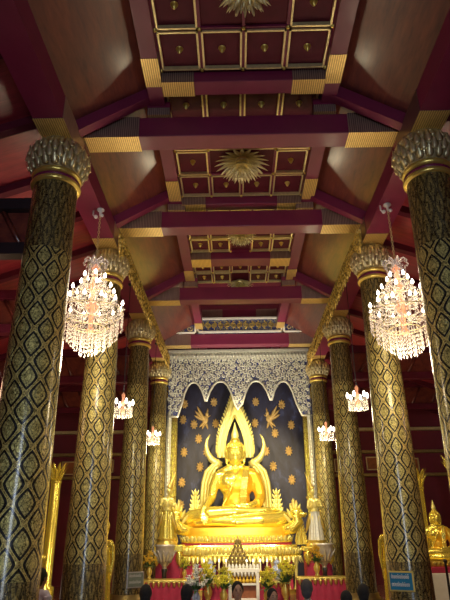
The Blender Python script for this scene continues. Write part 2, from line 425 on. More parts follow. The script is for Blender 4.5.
# wall plates over the columns, with the carved fringe
for s,nm in ((-1,'left'),(1,'right')):
    p=MB(); xa,xb=sorted((s*2.12,s*2.48)); p.box(xa,xb,-4,17.7,6.06,6.38)
    pu=p.build('wall_plate',RED); tag(pu,'heavy dark red plate beam running along the tops of the %s hand columns'%nm,'beam')
    for yc in (5.8,8.75,12.24,15.75):
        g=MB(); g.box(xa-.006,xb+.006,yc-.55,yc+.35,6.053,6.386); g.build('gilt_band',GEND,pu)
    f=MB(); y=8.35; x=s*2.045
    f.box(min(x,x-s*.05),max(x,x-s*.05),8.3,15.6,6.14,6.20); f.box(min(x,x-s*.04),max(x,x-s*.04),8.3,15.6,5.98,6.02)
    f.box(x-.012,x+.012,8.3,15.6,6.0,6.2)
    k=0
    while y<15.55:
        f.leaf((x,y,6.02),(0,0,-1),(-s,0,0),.26 if k%2==0 else .17,.15,.15,.5)
        f.leaf((x-s*.02,y,6.16),(0,.5,-1),(-s,0,0),.15,.07,.3,.7)
        f.leaf((x-s*.02,y,6.16),(0,-.5,-1),(-s,0,0),.15,.07,.3,.7)
        f.ball((x-s*.03,y,6.09),.026,6,5)
        y+=.115; k+=1
    fo=f.build('carved_gilt_fringe',CARV); tag(fo,'carved gold fringe board hanging along the %s hand row of columns'%nm,'carving')
# main tie beams with striped gilt ends, posts and rafters
def tie(Yc,z0=6.40,h=.32,dep=.30,half=2.13,endl=.72,label='',end=True):
    t=thing('tie_beam',label,'beam',(0,Yc,0))
    m=MB(); m.bevbox(-half+CX,half+CX,-dep/2,dep/2,z0,z0+h,.012); m.build('beam_body',RED,t)
    for s in (-1,1):
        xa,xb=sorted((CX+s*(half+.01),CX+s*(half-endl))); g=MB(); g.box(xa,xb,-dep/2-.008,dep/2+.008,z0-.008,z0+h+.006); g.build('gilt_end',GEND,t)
        if not end: continue
        p=MB(); xa,xb=sorted((CX*.6+s*.98,CX*.6+s*1.28)); p.box(xa,xb,-.11,.11,z0+h,6.86); 
        p.box(xa,xb,-.20,-.11,z0+h,7.05)
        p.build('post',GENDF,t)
        q=MB(); q.box(xa-.005,xb+.005,-.206,-.10,6.84,6.93); q.build('post_band',RED,t)
        r=MB(); ang=math.atan2(.62,1.2)
        x0,z0r,x1,z1r=s*2.25,6.38,s*1.2,6.99
        d=Vector((x1-x0,0,z1r-z0r)); L=d.length; d.normalize(); nrm=Vector((-d.z,0,d.x))*(1 if d.x>0 else -1)
        vs=[]
        for yy in (-.36,-.22):
            for (tt,nn) in ((0,-.09),(L,-.09),(L,.09),(0,.09)):
                pt=Vector((x0,yy,z0r))+d*tt+nrm*nn; vs.append(pt)
        r.add(vs,[(0,1,2,3),(7,6,5,4),(0,4,5,1),(1,5,6,2),(2,6,7,3),(3,7,4,0)],smooth=False)
        r.build('rafter',RED,t)
    return t
tie(6.19,label='purple red tie beam with striped gilded ends, nearest one overhead')
tie(8.62,label='second tie beam from the front, ends coloured lamplit gold beneath, before the lotus lamps')
tie(11.95,label='third tie beam from the front, striped gilt ends, above the small chandeliers')
tb=tie(15.3,label='farthest tie beam, carrying the white framed carved panel above the altar',end=False)
# upper collar beams
def collar(Yc,dep,label,endl=.42):
    t=thing('collar_beam',label,'beam',(0,Yc,0))
    m=MB(); m.bevbox(-1.005,1.105,-dep/2,dep/2,6.82,7.0,.01); m.build('beam_body',RED,t)
    for s in (-1,1):
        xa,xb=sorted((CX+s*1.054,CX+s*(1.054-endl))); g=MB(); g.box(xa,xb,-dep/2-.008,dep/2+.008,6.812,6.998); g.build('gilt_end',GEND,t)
    return t
collar(5.63,.24,'short upper collar beam crossing the coffers, nearest the front')
collar(8.52,.22,'upper collar beam above the second tie beam')
collar(10.75,.36,'wide plain collar beam between the far coffers')
# carved truss panel with white frame
t=thing('truss_panel','carved gold and blue panel in a white frame above the altar cornice','panel',(0,15.12,0))
m=MB(); zA,zB=6.74,7.2; xA,xB=-1.18,1.28
m.box(xA,xB,0,.05,zA,zB); m.build('blue_ground',BLUE,t)
m=MB()
for a in ((xA,xB,zA,zA+.05),(xA,xB,zB-.05,zB),(xA,xA+.05,zA,zB),(xB-.05,xB,zA,zB)): m.box(a[0],a[1],-.05,.0,a[2],a[3])
m.build('white_frame',WHITE,t)
def spiral(mb,cx,cz,r,turn,th0,sgn,y,rad,plane=None,n=14):
    pts=[]
    for i in range(n):
        tt=i/(n-1); a=th0+sgn*turn*2*PI*tt; rr=r*(1-tt*.85)
        pts.append((cx+rr*math.cos(a),y,cz+rr*math.sin(a)))
    mb.tube(pts,[rad*(1-.5*i/(n-1)) for i in range(n)],5)
m=MB()
for i in range(13):
    x=xA+.14+i*(xB-xA-.28)/12
    spiral(m,x,6.97,.085,1.1,PI/2,1 if i%2 else -1,-.02,.016); spiral(m,x,6.97,.085,1.1,-PI/2,1 if i%2 else -1,-.02,.014)
    m.ball((x,-.02,6.86),.02,6,5); m.ball((x,-.02,7.08),.02,6,5)
m.build('gilt_scrolls',GOLD,t)
for s in (-1,1):
    m=MB(); xi=xA-.05 if s<0 else xB+.05; xo=-2.0 if s<0 else 2.1
    for (p0,p1) in (((xi,zA+.02),(xo,zA+.02)),((xi,zA+.02),(xi,zB-.02)),((xi,zB-.02),(xo,zA+.02))):
        m.tube([(p0[0],-.02,p0[1]),(p1[0],-.02,p1[1])],.028,4)
    f=m.build('triangle_frame',WHITE,t)
    m=MB(); m.prism([(xi,zA+.02),(xo,zA+.02),(xi,zB-.02)],.01,.03); m.build('triangle_ground',BLUE,f)
    m=MB(); spiral(m,xi+s*.16,zA+.14,.09,1.2,0,s,-.02,.018); spiral(m,xi+s*.38,zA+.09,.055,1.2,0,s,-.02,.014); m.build('triangle_scroll',OLDG,f)
t=thing('ridge_board','dark board with striped brown ends above the white framed panel','board',(0,15.3,0))
m=MB(); m.box(-.45,.55,-.06,.06,7.26,7.50); m.build('dark_middle',RED,t)
for xa,xb in ((-1.05,-.44),(.54,1.15)):
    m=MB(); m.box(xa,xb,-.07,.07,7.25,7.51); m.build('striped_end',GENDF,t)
# ------------------------------------------------------------------ columns
COLM=m_column('black_and_gold_lattice_lacquer')
COLG=m_column('bright_gold_lattice',gold=(1.0,.72,.14),green=(1.0,.70,.10),line=(.22,.12,.02))
def column_mb(r0,r1,zt):
    m=MB(); m.lathe([(r0+(r1-r0)*(z/zt)**1.0,z) for z in [.34+i*(zt-.34)/26 for i in range(27)]],48); return m
ZT=5.50
def column(x,y,r0,r1,label,mat=COLM,rz=0):
    t=thing('column',label,'column',(x,y,0),rz,None)
    column_mb(r0,r1,ZT).build('shaft',mat,t)
    b=MB(); b.lathe([(r0+.17,0),(r0+.17,.10),(r0+.13,.12),(r0+.12,.17),(r0+.08,.22),(r0+.09,.26),(r0+.03,.30),(r0+.02,.36),(r0,.37)],40); b.build('base',GOLDD,t)
    c=MB()
    for k,z in enumerate((5.42,5.54)): c.lathe([(r1,z-.02),(r1+.035,z-.01),(r1+.04,z+.02),(r1+.03,z+.04),(r1,z+.045)],40,cap=False)
    c.build('collar_ring',GOLDP if False else GOLD,t)
    c=MB(); c.lathe([(r1+.005,5.46),(r1+.025,5.47),(r1+.025,5.50),(r1+.005,5.51)],40,cap=False); c.lathe([(r1,5.50),(r1,5.62)],40,cap=False); c.build('dark_band',RED,t)
    c=MB(); c.lathe([(r1*.9,5.58),(r1+.02,5.61),(r1+.085,5.68),(r1+.115,5.77),(r1+.10,5.88),(r1+.055,5.97),(r1-.0,6.04),(r1-.05,6.07)],48,lobes=16,lobe=.012)
    c.build('capital',CAPM,t)
    p=MB()
    for row,(zz,n,L,w,off,dd) in enumerate(((5.60,18,.15,.115,.035,.55),(5.67,18,.15,.11,.088,.22),(5.76,18,.15,.11,.118,-.05),(5.85,18,.15,.10,.108,-.42),(5.94,16,.12,.09,.07,-.7))):
        for i in range(n):
            a=2*PI*(i+.5*(row%2))/n; d=Vector((math.cos(a),math.sin(a),0))
            p.leaf(d*(r1+off)+Vector((0,0,zz)),d*dd+Vector((0,0,1)),d,L,w,.12,.22)
    p.build('lotus_petals',CAPM,t)
    return t
C=[(5.8,.325,.262),(8.75,.318,.232),(12.24,.305,.222),(15.75,.285,.215)]
names=['nearest','second','third','farthest']
hint=[('cut by the left edge of the view','cut by the right edge of the view'),('behind the left large chandelier','with the small teal sign low on its shaft'),
      ('beside a small lit chandelier, grey notice at its foot','beside a small lit chandelier, dark haired heads before its foot'),('next to the gilded altar frame and a glowing lamp','next to the gilded altar frame and a glowing lamp')]
for i,(y,r0,r1) in enumerate(C):
    for s in (-1,1):
        lab='%s column of the %s row, black and gold lattice, %s'%(names[i],'left' if s<0 else 'right',hint[i][0 if s<0 else 1])
        column(s*2.3,y,r0,r1,lab,rz=.2*i+(.35 if s>0 else 0))
# ------------------------------------------------------------------ aisle framing
def aisle_tie(s,y,z,label,h=.16):
    m=MB(); xa,xb=sorted((s*2.5,s*6.6)); m.bevbox(xa,xb,y-.1,y+.1,z,z+h,.01); return m
nn={5.8:'nearest column',8.75:'second column',12.24:'third column',15.75:'farthest column'}
for s,side in ((-1,'left'),(1,'right')):
    for y in (6.1,9.0,12.5,16.0):
        key=min(nn,key=lambda k:abs(k-y))
        t=thing('aisle_truss','dark cross frame of two rails and slanted struts in %s aisle behind the %s'%(side,nn[key]),'frame',(0,y,0))
        for z in (5.36,4.72,):
            m=MB(); xa,xb=sorted((s*2.5,s*6.6)); zz=min(z,5.36)
            m.bevbox(xa,xb,-.09,.09,zz-.07,zz+.09,.008); m.build('rail',BLACK if y<8 else DARKR,t)
        m=MB()
        k=0
        for x in (2.75,3.3,3.85,4.4,4.95,5.5):
            m.tube([(s*x,0,4.78),(s*(x+.3),0,5.3)],.035,4); k+=1
        m.build('strut',WOODP,t)
        m=MB()
        m.box(*sorted((s*2.6,s*6.5)),.02,.05,4.80,5.29); m.build('infill_board',WOODP,t)
for s,side in ((-1,'left'),(1,'right')):
    for z in (3.0,3.7,4.4):
        m=MB(); xa,xb=sorted((s*2.5,s*6.6)); m.bevbox(xa,xb,18.02,18.2,z,z+.09,.01)
        o=m.build('trim_ledge',GOLDD if z!=4.4 else OLDG); struct(o)
# wall windows dim behind ledges: small framed panels on the far aisle walls
for s,side in ((-1,'left'),(1,'right')):
    for k,(x,z) in enumerate(((3.2,3.15),(4.2,3.2),(3.5,3.85),(4.7,3.85),(5.4,3.15))):
        t=thing('framed_picture','small framed picture on the far %s aisle wall, %s'%(side,['lower row nearest the nave','lower row centre','upper row nearest the nave','upper row outer','lower row outer'][k]),'picture',(s*x,18.19,z))
        m=MB(); 
        for a in ((-.22,.22,0,.03),(-.22,.22,.37,.4),(-.22,-.19,0,.4),(.19,.22,0,.4)): m.box(a[0],a[1],-.05,0,a[2],a[3])
        m.build('frame',OLDG,t); m=MB(); m.box(-.19,.19,-.02,0,.03,.37); m.build('picture_panel',simple('amber_panel_%d%d'%(s+1,k),(.30,.09,.03),.4,0,.7,9,0,9),t)
# ------------------------------------------------------------------ sanctuary ornament on the blue wall
orn=MB()
def spray(x,z,s=.17):
    y=17.74
    orn.ball((x,y,z),(s*.22,.02,s*.30),8,6)
    for k in range(9):
        a=2*PI*k/9; L=s*(.52+.22*abs(math.cos(a)))
        orn.leaf((x+math.sin(a)*s*.15,y-.01,z+math.cos(a)*s*.2),(math.sin(a)*.8,0,math.cos(a)),(0,-1,0),L,s*.42,.3,.35,4)
SP=[(-1.66,5.25),(-.72,5.3),(.62,5.3),(1.45,5.2),(-1.35,4.6),(-.66,4.62),(.58,4.62),(1.2,4.3),(-1.65,3.75),(1.6,3.75),(-1.15,3.3),(1.1,3.3),(-1.7,2.85),(1.65,2.9),(-1.2,4.15),(-1.7,4.75),(1.72,4.55),(1.68,2.2),(-1.72,2.2),(-.95,3.75),(.9,3.75)]
for x,z in SP: spray(x+CX*-1-.02,z)
oo=orn.build('gilt_floral_spray',MUTE,wall_blue)
for s in (-1,1):     # flying celestial figures in relief
    d=MB(); x=s*1.02-.05; z=4.75
    d.ball((x,17.74,z),(.10,.03,.13)); d.ball((x-s*.06,17.73,z+.17),(.055,.03,.065)); d.leaf((x-s*.06,17.74,z+.2),(-s*.2,0,1),(0,-1,0),.16,.06,.1,.3,4)
    for k,a in enumerate((.5,.8,1.15)): d.leaf((x+s*.02,17.74,z-.02),(s*math.sin(a),0,math.cos(a)),(0,-1,0),.5-.07*k,.13,.35*1,.25,6)
    for k,a in enumerate((2.4,2.8,-2.8)): d.leaf((x,17.74,z-.05),(s*math.sin(a),0,math.cos(a)),(0,-1,0),.28,.10,.2,.25,5)
    d.leaf((x,17.74,z+.05),(-s*1,0,.45),(0,-1,0),.2,.06,.2,.3,5)
    d.build('gilt_flying_figure',MUTE,wall_blue)
# proscenium: cobalt board with silvered scrolls, cusped lower edge
t=thing('carved_arch_board','silver and blue carved hanging board with pointed cusps above the big golden Buddha','carving',(0,16.18,0))
XS=-.02
low=[(-2.12,4.9),(-1.66,4.98)]
def arch(xa,xb,zt,zb0,zb1,n=9):
    pts=[]
    for i in range(n):
        u=i/(n-1); x=xa+(xb-xa)*u
        k=1-abs(2*u-1)**2.4
        base=zb0+(zb1-zb0)*u; pts.append((x,base+(zt-base)*k))
    return pts
edge=[(-2.08,4.55),(-1.78,4.55)]+arch(-1.68,-.98,5.56,4.9,5.0)+arch(-.95,-.12,5.58,5.0,4.9)+[(0.0+XS-.02,4.74)]+arch(.10,.93,5.58,4.9,5.0)+arch(.96,1.68,5.56,5.0,4.9)+[(1.82,4.55),(2.1,4.55)]
poly=edge+[(2.1,6.28),(-2.08,6.28)]
m=MB(); m.prism(poly,0,.06); m.build('blue_ground',BLUE,t)
m=MB()
m.tube([(x,-.03,z) for x,z in edge],.032,6)
rnd=random.Random(5)
def above(x,z):
    best=None
    for (a,b),(c,d) in zip(edge[:-1],edge[1:]):
        if a<=x<=c and c>a: best=b+(d-b)*(x-a)/(c-a)
    return best is not None and z>best+.07
cells=[]
for j in range(15):
    for i in range(29):
        x=-2.02+i*.1445+(.07 if j%2 else 0); z=4.62+j*.113
        if z<6.22 and x<2.05 and above(x,z): cells.append((x,z))
for (x,z) in cells:
    sg=1 if x<XS else -1
    spiral(m,x,z,.068*rnd.uniform(.85,1.15),1.15,rnd.uniform(0,2*PI),sg if rnd.random()<.7 else -sg,-.02,.024,n=10)
    if rnd.random()<.45: m.leaf((x,-.02,z),(rnd.uniform(-1,1),0,1),(0,-1,0),.11,.05,.2,.4,4)
m.build('silver_scrollwork',SILV,t)
c=MB()
for (za,zb,d) in ((6.28,6.36,.16),(6.36,6.46,.10),(6.46,6.52,.18)): c.box(-2.09,2.11,-d,.06,za,zb)
for i in range(44): c.leaf((-2.12+i*.1,-.165,6.30),(0,0,1),(0,-1,0),.13,.085,.1,.4,4)
for i in range(44): c.leaf((-2.07+i*.1,-.12,6.30),(0,0,-1),(0,-1,0),.12,.08,.1,.4,4)
c.build('cornice',SILV,t)
for s in (-1,1):
    j=MB(); j.box(s*2.03-.06,s*2.03+.06,.0,.08,.9,4.6)
    z=.95
    while z<4.6: j.leaf((s*2.03,-.0,z),(0,0,1),(0,-1,0),.16,.12,.1,.5,4); z+=.11
    j.build('carved_jamb',SILV,t)
# gilded side columns
for s,side in ((-1,'left'),(1,'right')):
    t=thing('altar_column','slim bright gilt column with leafy capital, %s side of the altar'%side,'column',(s*2.0+.03,16.78,0))
    m=MB(); m.lathe([(.14,.5),(.135,2.5),(.125,4.95)],32); m.build('shaft',COLG,t)
    m=MB(); m.lathe([(.17,0),(.17,.3),(.15,.35),(.16,.45),(.14,.5)],32); m.build('base',GOLD,t)
    m=MB(); m.lathe([(.125,4.9),(.16,4.92),(.16,4.97),(.13,4.99),(.13,5.05),(.16,5.07),(.16,5.11),(.12,5.13),(.15,5.3),(.2,5.48)],32)
    for row in range(3):
        for i in range(10):
            a=2*PI*(i+.5*row)/10; d=Vector((math.cos(a),math.sin(a),0)); m.leaf(d*.13+Vector((0,0,5.12+.12*row)),d*.35+Vector((0,0,1)),d,.24,.1,.6,.3,5)
    m.build('capital',GOLDB,t)
# ------------------------------------------------------------------ BUDDHA
def hand(m,base,dirv,palm_n,side,L=.19,vox=1.0,curl=.3,w=.085,thick=.032,fr=.0115,thumb_side=1):
    """palm + five fingers; base at wrist"""
    d=Vector(dirv).normalized(); n=Vector(palm_n).normalized(); s=Vector(side).normalized()*thumb_side
    b=Vector(base); pl=L*.52
    for k in (-1,-.33,.33,1): m.cap(b+s*k*w*.25, b+d*pl+s*k*w*.40, thick*.62, thick*.5,8)
    for k,(f,fl) in enumerate(((1,.43),(.34,.50),(-.33,.46),(-1,.36))):
        p=b+d*pl+s*f*w*.42; q=p; dd=d.copy()
        for j in range(3):
            dd=(dd+n*curl*(.5+.3*j)).normalized(); q2=q+dd*L*fl/3*(1.2-.2*j)
            m.cap(q,q2,fr*(1-.1*j),fr*(.92-.1*j),8); q=q2
    p=b+s*w*.42+d*pl*.22; dd=(s*.75+d*.7+n*.25).normalized(); q=p+dd*L*.22; m.cap(p,q,fr*1.3,fr*1.1,8)
    q2=q+(d*.9+s*.2+n*.3).normalized()*L*.2; m.cap(q,q2,fr*1.1,fr*.9,8)
def make_buddha():
    """life scale: knee span about 2.6, local origin at centre of seat, facing -Y, z=0 at seat plane"""
    b=MB()
    def torso(m,e=0.0,right=True):
        m.ball((0,.05,.25),(.56+e,.40+e,.28+e),24,14); m.ball((0,.05,.62),(.315+e,.26+e,.40+e),24,14); m.ball((0,.03,1.0),(.42+e,.28+e,.36+e),24,14)
        m.cap((-.37,.05,1.19),(.37,.05,1.19),.15+e,.15+e,18)
        m.ball((-.18,-.12,1.04),(.19+e,.14+e,.18+e),16,10); m.ball((.18,-.12,1.04),(.19+e,.14+e,.18+e),16,10)
    torso(b)
    b.cap((0,.05,1.22),(0,.03,1.50),.145,.125,16)
    b.tube([(-.34,.06,1.26),(-.13,.05,1.36),(.13,.05,1.36),(.34,.06,1.26)],[.10,.12,.12,.10],12)
    # head
    b.ball((0,.0,1.70),(.215,.24,.27),24,16); b.ball((0,-.03,1.61),(.17,.19,.18),20,12)
    b.tube([(0,-.20,1.74),(0,-.245,1.66),(0,-.235,1.63)],[.022,.032,.038],8)
    for s in (-1,1):
        b.tube([(s*.212,.02,1.76),(s*.235,.02,1.70),(s*.225,.0,1.58),(s*.215,-.02,1.47)],[.03,.04,.035,.03],8)
        b.tube([(s*.03,-.232,1.765),(s*.09,-.235,1.80),(s*.16,-.185,1.775)],[.012,.016,.01],6)
        b.ball((s*.09,-.20,1.72),(.05,.032,.022),10,6)
    b.tube([(-.07,-.205,1.565),(0,-.235,1.56),(.07,-.205,1.565)],[.015,.024,.015],6)
    # legs : crossed in half lotus
    for s in (-1,1):
        b.tube([(s*.28,.12,.20),(s*.68,-.12,.20),(s*1.08,-.38,.17)],[.27,.25,.19],18)
        b.ball((s*1.08,-.38,.18),(.21,.21,.18),16,10)
    b.tube([(1.08,-.42,.16),(.55,-.66,.14),(-.10,-.72,.13),(-.55,-.66,.13)],[.17,.15,.12,.09],16)   # under leg
    b.tube([(-1.08,-.42,.22),(-.6,-.62,.29),(.0,-.66,.33),(.50,-.56,.33)],[.17,.16,.125,.09],16)    # upper leg
    b.tube([(.45,-.58,.34),(.68,-.52,.36),(.88,-.44,.38)],[.085,.08,.055],10)                        # sole up
    for k in range(5): b.cap((.84,-.52+.035*k,.385),(.95-.012*k,-.53+.035*k,.40),.020,.018,6)
    b.tube([(-.5,-.66,.12),(-.75,-.62,.10),(-.95,-.55,.09)],[.085,.075,.055],10)
    # right arm (viewer's left) reaching to the knee ; left hand in the lap
    b.tube([(-.43,.05,1.20),(-.54,-.0,.92),(-.585,-.06,.66)],[.145,.12,.10],16)
    b.tube([(-.585,-.06,.66),(-.66,-.34,.54),(-.72,-.60,.45)],[.10,.085,.062],16)
    hand(b,(-.72,-.62,.45),(-.02,-.45,-.72),(0,.45,-.3),(1,0,0),L=.42,w=.17,thick=.065,fr=.024,curl=.12,thumb_side=1)
    b.tube([(.43,.05,1.20),(.55,-.0,.92),(.60,-.06,.66)],[.145,.12,.10],16)
    b.tube([(.60,-.06,.66),(.52,-.34,.54),(.34,-.54,.49)],[.10,.085,.062],16)
    hand(b,(.32,-.56,.49),(-1,-.08,.0),(0,-.1,.5),(0,-1,0),L=.42,w=.17,thick=.06,fr=.024,curl=.14,thumb_side=-1)
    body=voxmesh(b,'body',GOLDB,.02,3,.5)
    h=MB()   # hair cap + ushnisha with curls
    h.ball((0,.035,1.80),(.232,.245,.215),24,14); h.ball((0,.05,2.0),(.125,.125,.12),18,10)
    hair=MB(); hair.v=h.v[:]; hair.f=h.f[:]; hair.uv=h.uv[:]; hair.sm=h.sm[:]
    ga=PI*(3-math.sqrt(5))
    for i in range(190):
        z=1-i/190*1.25; r=math.sqrt(max(0,1-z*z)); a=ga*i
        if r*math.sin(a)<-.35 and z<.30: continue
        hair.ball((.232*r*math.cos(a),.035+.245*r*math.sin(a),1.80+.215*z),.022,6,5)
    fl=MB(); fl.lathe([(.06,0),(.085,.06),(.075,.14),(.045,.24),(.02,.34),(.003,.42)],14,c=(0,.05,2.08),lobes=6,lobe=.12)
    sash=MB()
    e=.030
    torso(sash,e)
    sash.tube([(.43,.05,1.20),(.55,-.0,.92),(.60,-.06,.66)],[.145+e,.12+e,.10+e],16); sash.tube([(.60,-.06,.66),(.52,-.34,.54),(.47,-.40,.52)],[.10+e,.085+e,.08+e],16)
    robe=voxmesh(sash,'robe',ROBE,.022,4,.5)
    bm=bmesh.new(); bm.from_mesh(robe)
    def lx(z): return .11-(1.38-z)*.48
    bmesh.ops.delete(bm,geom=[v for v in bm.verts if v.co.x<lx(v.co.z) or v.co.z>1.40 or v.co.z<.05],context='VERTS'); bm.to_mesh(robe); bm.free()
    ed=MB()   # folded stole hanging from the left shoulder and the robe edge
    edge_=[(.15,.20,1.38),(.14,.02,1.40),(.09,-.18,1.30),(.02,-.29,1.16),(-.05,-.31,1.0),(-.14,-.28,.82),(-.23,-.22,.64),(-.32,-.26,.47)]
    ed.tube(edge_,[.028]*8,8); 
    for w in range(4):
        x0=.20+w*.042; ed.tube([(x0,.20,1.37),(x0,.0,1.385),(x0-.01,-.19,1.28),(x0-.04,-.30,1.10),(x0-.07,-.30,.86),(x0-.09,-.33,.66),(x0-.10,-.50,.50)],[.026]*7,8)
    robe2=voxmesh(ed,'stole',GOLDB,.016,1,.5)
    leg=MB()
    for s in (-1,1):
        leg.tube([(s*.28,.12,.20),(s*.68,-.12,.20),(s*1.03,-.36,.18)],[.275,.258,.20],18)
    leg.tube([(1.04,-.42,.15),(.55,-.66,.13),(-.05,-.73,.12)],[.18,.16,.13],16)
    leg.tube([(-1.03,-.42,.22),(-.6,-.62,.29),(-.05,-.665,.33)],[.18,.168,.135],16)
    leg.ball((0,-.2,.14),(.9,.45,.14),20,10)
    drape=voxmesh(leg,'robe_skirt',GOLDB,.024,2,.5)
    hairo=hair.mesh('hair_curls',GOLDB); flo=fl.mesh('flame_finial',GOLDP)
    return body,hairo,flo,robe,drape,robe2
BME=make_buddha()
def buddha(label,loc,sc,rz=0,group=None):
    t=thing('seated_buddha',label,'statue',loc,rz,group); t.scale=(sc,sc,sc*1.0)
    for me,n in zip(BME,('body','hair_curls','flame_finial','robe','robe_skirt','stole')): put(me,n,t)
    return t
BX,BY,BZ=-.13,16.70,1.56
S=1.17
bd=buddha('large golden Buddha seated cross-legged, right hand on knee, centre of the altar',(BX,BY,BZ),S)
# flame nimbus with makara horns
def nimbus():
    t=thing('halo_arch','pale gold flame-shaped halo with curling horns behind the big seated Buddha','halo',(BX,BY+.42,0))
    K=.0292
    def zz(y): # image-like profile rows -> height
        tab=[(395,5.42),(410,4.95),(420,4.64),(430,4.34),(440,4.04),(450,3.74),(460,3.45),(470,3.16),(480,2.88),(490,2.60),(500,2.33),(512,2.0),(520,1.78)]
        for (a,b),(c,d) in zip(tab[:-1],tab[1:]):
            if a<=y<=c: return b+(d-b)*(y-a)/(c-a)
        return tab[-1][1]
    out=[(0,395),(2.5,401),(5.5,409),(9.5,418),(14,429),(16.5,440),(17.5,450),(17.5,458)]
    inn=[(10,458),(10.5,450),(10,442),(7.5,432),(4,424),(0,416)]
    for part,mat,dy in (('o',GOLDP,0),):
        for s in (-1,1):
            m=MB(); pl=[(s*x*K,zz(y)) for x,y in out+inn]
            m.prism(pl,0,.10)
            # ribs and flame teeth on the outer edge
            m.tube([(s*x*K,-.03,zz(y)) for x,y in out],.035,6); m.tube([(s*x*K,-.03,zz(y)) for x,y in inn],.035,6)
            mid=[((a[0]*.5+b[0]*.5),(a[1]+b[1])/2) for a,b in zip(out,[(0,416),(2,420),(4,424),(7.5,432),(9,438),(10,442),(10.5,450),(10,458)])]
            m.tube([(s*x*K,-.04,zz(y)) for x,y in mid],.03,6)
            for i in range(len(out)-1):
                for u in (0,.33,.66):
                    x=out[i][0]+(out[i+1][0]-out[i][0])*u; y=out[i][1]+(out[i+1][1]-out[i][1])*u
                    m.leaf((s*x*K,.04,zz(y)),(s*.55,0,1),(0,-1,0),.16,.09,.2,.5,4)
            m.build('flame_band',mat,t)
            h=MB()
            hp=[(15,466),(20,463),(25,459),(28.5,453),(30,446),(29,440),(26,435)]
            h.tube([(s*x*K,.05,zz(y)) for x,y in hp],[.12,.115,.10,.08,.055,.035,.012],10)
            h.build('makara_horn',GOLDP,t)
            b=MB()
            for off,rad in ((0,.055),(3.2,.05),(6.4,.055)):
                bp=[(14,463),(20.5,467),(26.5,474),(29.5,483),(30.5,495),(31,508),(31,520)]
                b.tube([(s*(x+off-3 if i>1 else x+off*.35)*K,.02+(.0 if off!=3.2 else -.05),zz(y+(off-3)*(-.6 if i<3 else 0))) for i,(x,y) in enumerate(bp)],rad,8)
            # flame crest over the shoulder band
            b.build('shoulder_band',GOLDP,t)
    c=MB(); c.lathe([(.05,0),(.07,.05),(.03,.14),(.0,.26)],10,c=(0,.05,5.40)); c.build('tip_bud',GOLDP,t)
nimbus()
# leaf-shaped finials beside the knees, naga heads at throne ends
def kranok(x,y,z,h,w,label,mat=GOLDP):
    t=thing('flame_finial',label,'ornament',(x,y,z))
    m=MB(); m.prism([(-w*.5,0),(w*.5,0),(w*.55,h*.25),(w*.34,h*.5),(w*.16,h*.75),(0,h),(-w*.16,h*.75),(-w*.34,h*.5),(-w*.55,h*.25)],-.03,.03); m.build('blade',mat,t)
    m=MB()
    for k in range(6):
        zz=h*(.02+.15*k); ww=w*(.52-.075*k)
        for s in (-1,1): m.leaf((s*ww*.75,-.035,zz),(s*.5,0,1),(0,-1,0),h*.2,w*.2,.2,.5,4)
        m.leaf((0,-.04,zz),(0,0,1),(0,-1,0),h*.2,w*.3,.1,.5,4)
    m.build('flame_leaves',mat,t)
for s,side in ((-1,'left'),(1,'right')):
    kranok(BX+s*1.14,16.55,1.80,.80,.30,'tall pointed gilt flame ornament behind the %s knee of the big Buddha'%side)
    kranok(BX+s*1.70,15.95,1.14,.62,.28,'short gilt flame ornament at the %s end of the throne'%side,GOLDB)
for s,side in ((-1,'left'),(1,'right')):
    t=thing('naga_head','gold naga head with crest curling out at the %s end of the throne'%side,'ornament',(BX+s*1.46,15.86,1.43)); t.scale=(1.3,1.3,1.25)
    m=MB(); m.tube([(-s*.25,.1,.02),(0,0,.08),(s*.14,-.02,.22),(s*.10,-.05,.38),(s*.20,-.06,.46)],[.10,.12,.12,.10,.05],12); m.ball((s*.11,-.05,.38),(.13,.10,.10),14,10); m.tube([(s*.16,-.08,.36),(s*.27,-.1,.34),(s*.31,-.1,.38)],[.07,.045,.02],8)
    m.build('neck_and_head',GOLDB,t)
    m=MB()
    for k in range(6): m.leaf((-s*.02+s*.03*k,-.03,.40+.02*k-.07*abs(k-3)),(-s*(.7-.2*k),0,1),(0,-1,0),.22,.08,.3,.3,5)
    m.build('crest',GOLDP,t)
# throne
t=thing('throne','tiered gold lotus throne with dark red recess under the big Buddha','throne',(BX,16.45,0))
def tier(name,hw,hd,z0,z1,mat,bulge=0):
    m=MB(); prof=[(1,z0),(1+bulge,z0+(z1-z0)*.3),(1+bulge,z0+(z1-z0)*.7),(1,z1)]
    vs=[];fs=[];n=64
    for r,z in prof:
        for i in range(n):
            a=2*PI*i/n; c,s_=math.cos(a),math.sin(a); e=.38
            vs.append((hw*r*math.copysign(abs(c)**e,c),hd*r*math.copysign(abs(s_)**e,s_),z))
    for j in range(3):
        for i in range(n): k=(i+1)%n; fs.append((j*n+i,j*n+k,(j+1)*n+k,(j+1)*n+i))
    fs.append(tuple(range(n))[::-1]); fs.append(tuple(3*n+i for i in range(n))); m.add(vs,fs,smooth=False); m.build(name,mat,t)
def petals(hw,hd,z,L,w,n,dirz,mat=GOLDP,name='lotus_petals'):
    m=MB()
    for i in range(n):
        a=PI+PI*(i+.5)/n if False else 2*PI*i/n
        c,s_=math.cos(a),math.sin(a); e=.38
        x=hw*math.copysign(abs(c)**e,c); y=hd*math.copysign(abs(s_)**e,s_)
        d=Vector((c*.6,s_*.6,0)).normalized()
        m.leaf((x,y,z),Vector((0,0,dirz))+d*.35,d,L,w,.3,.4,4)
    # straight fronts: even spacing
    k=int(2*hw*.9/w/.9)
    for i in range(k):
        x=-hw*.9+2*hw*.9*(i+.5)/k; m.leaf((x,-hd-.01,z),(0,-.35,dirz),(0,-1,0),L,w,.3,.4,4)
    m.build(name,mat,t)
tier('seat_slab',1.36,.76,1.30,1.56,ROBE,.01)
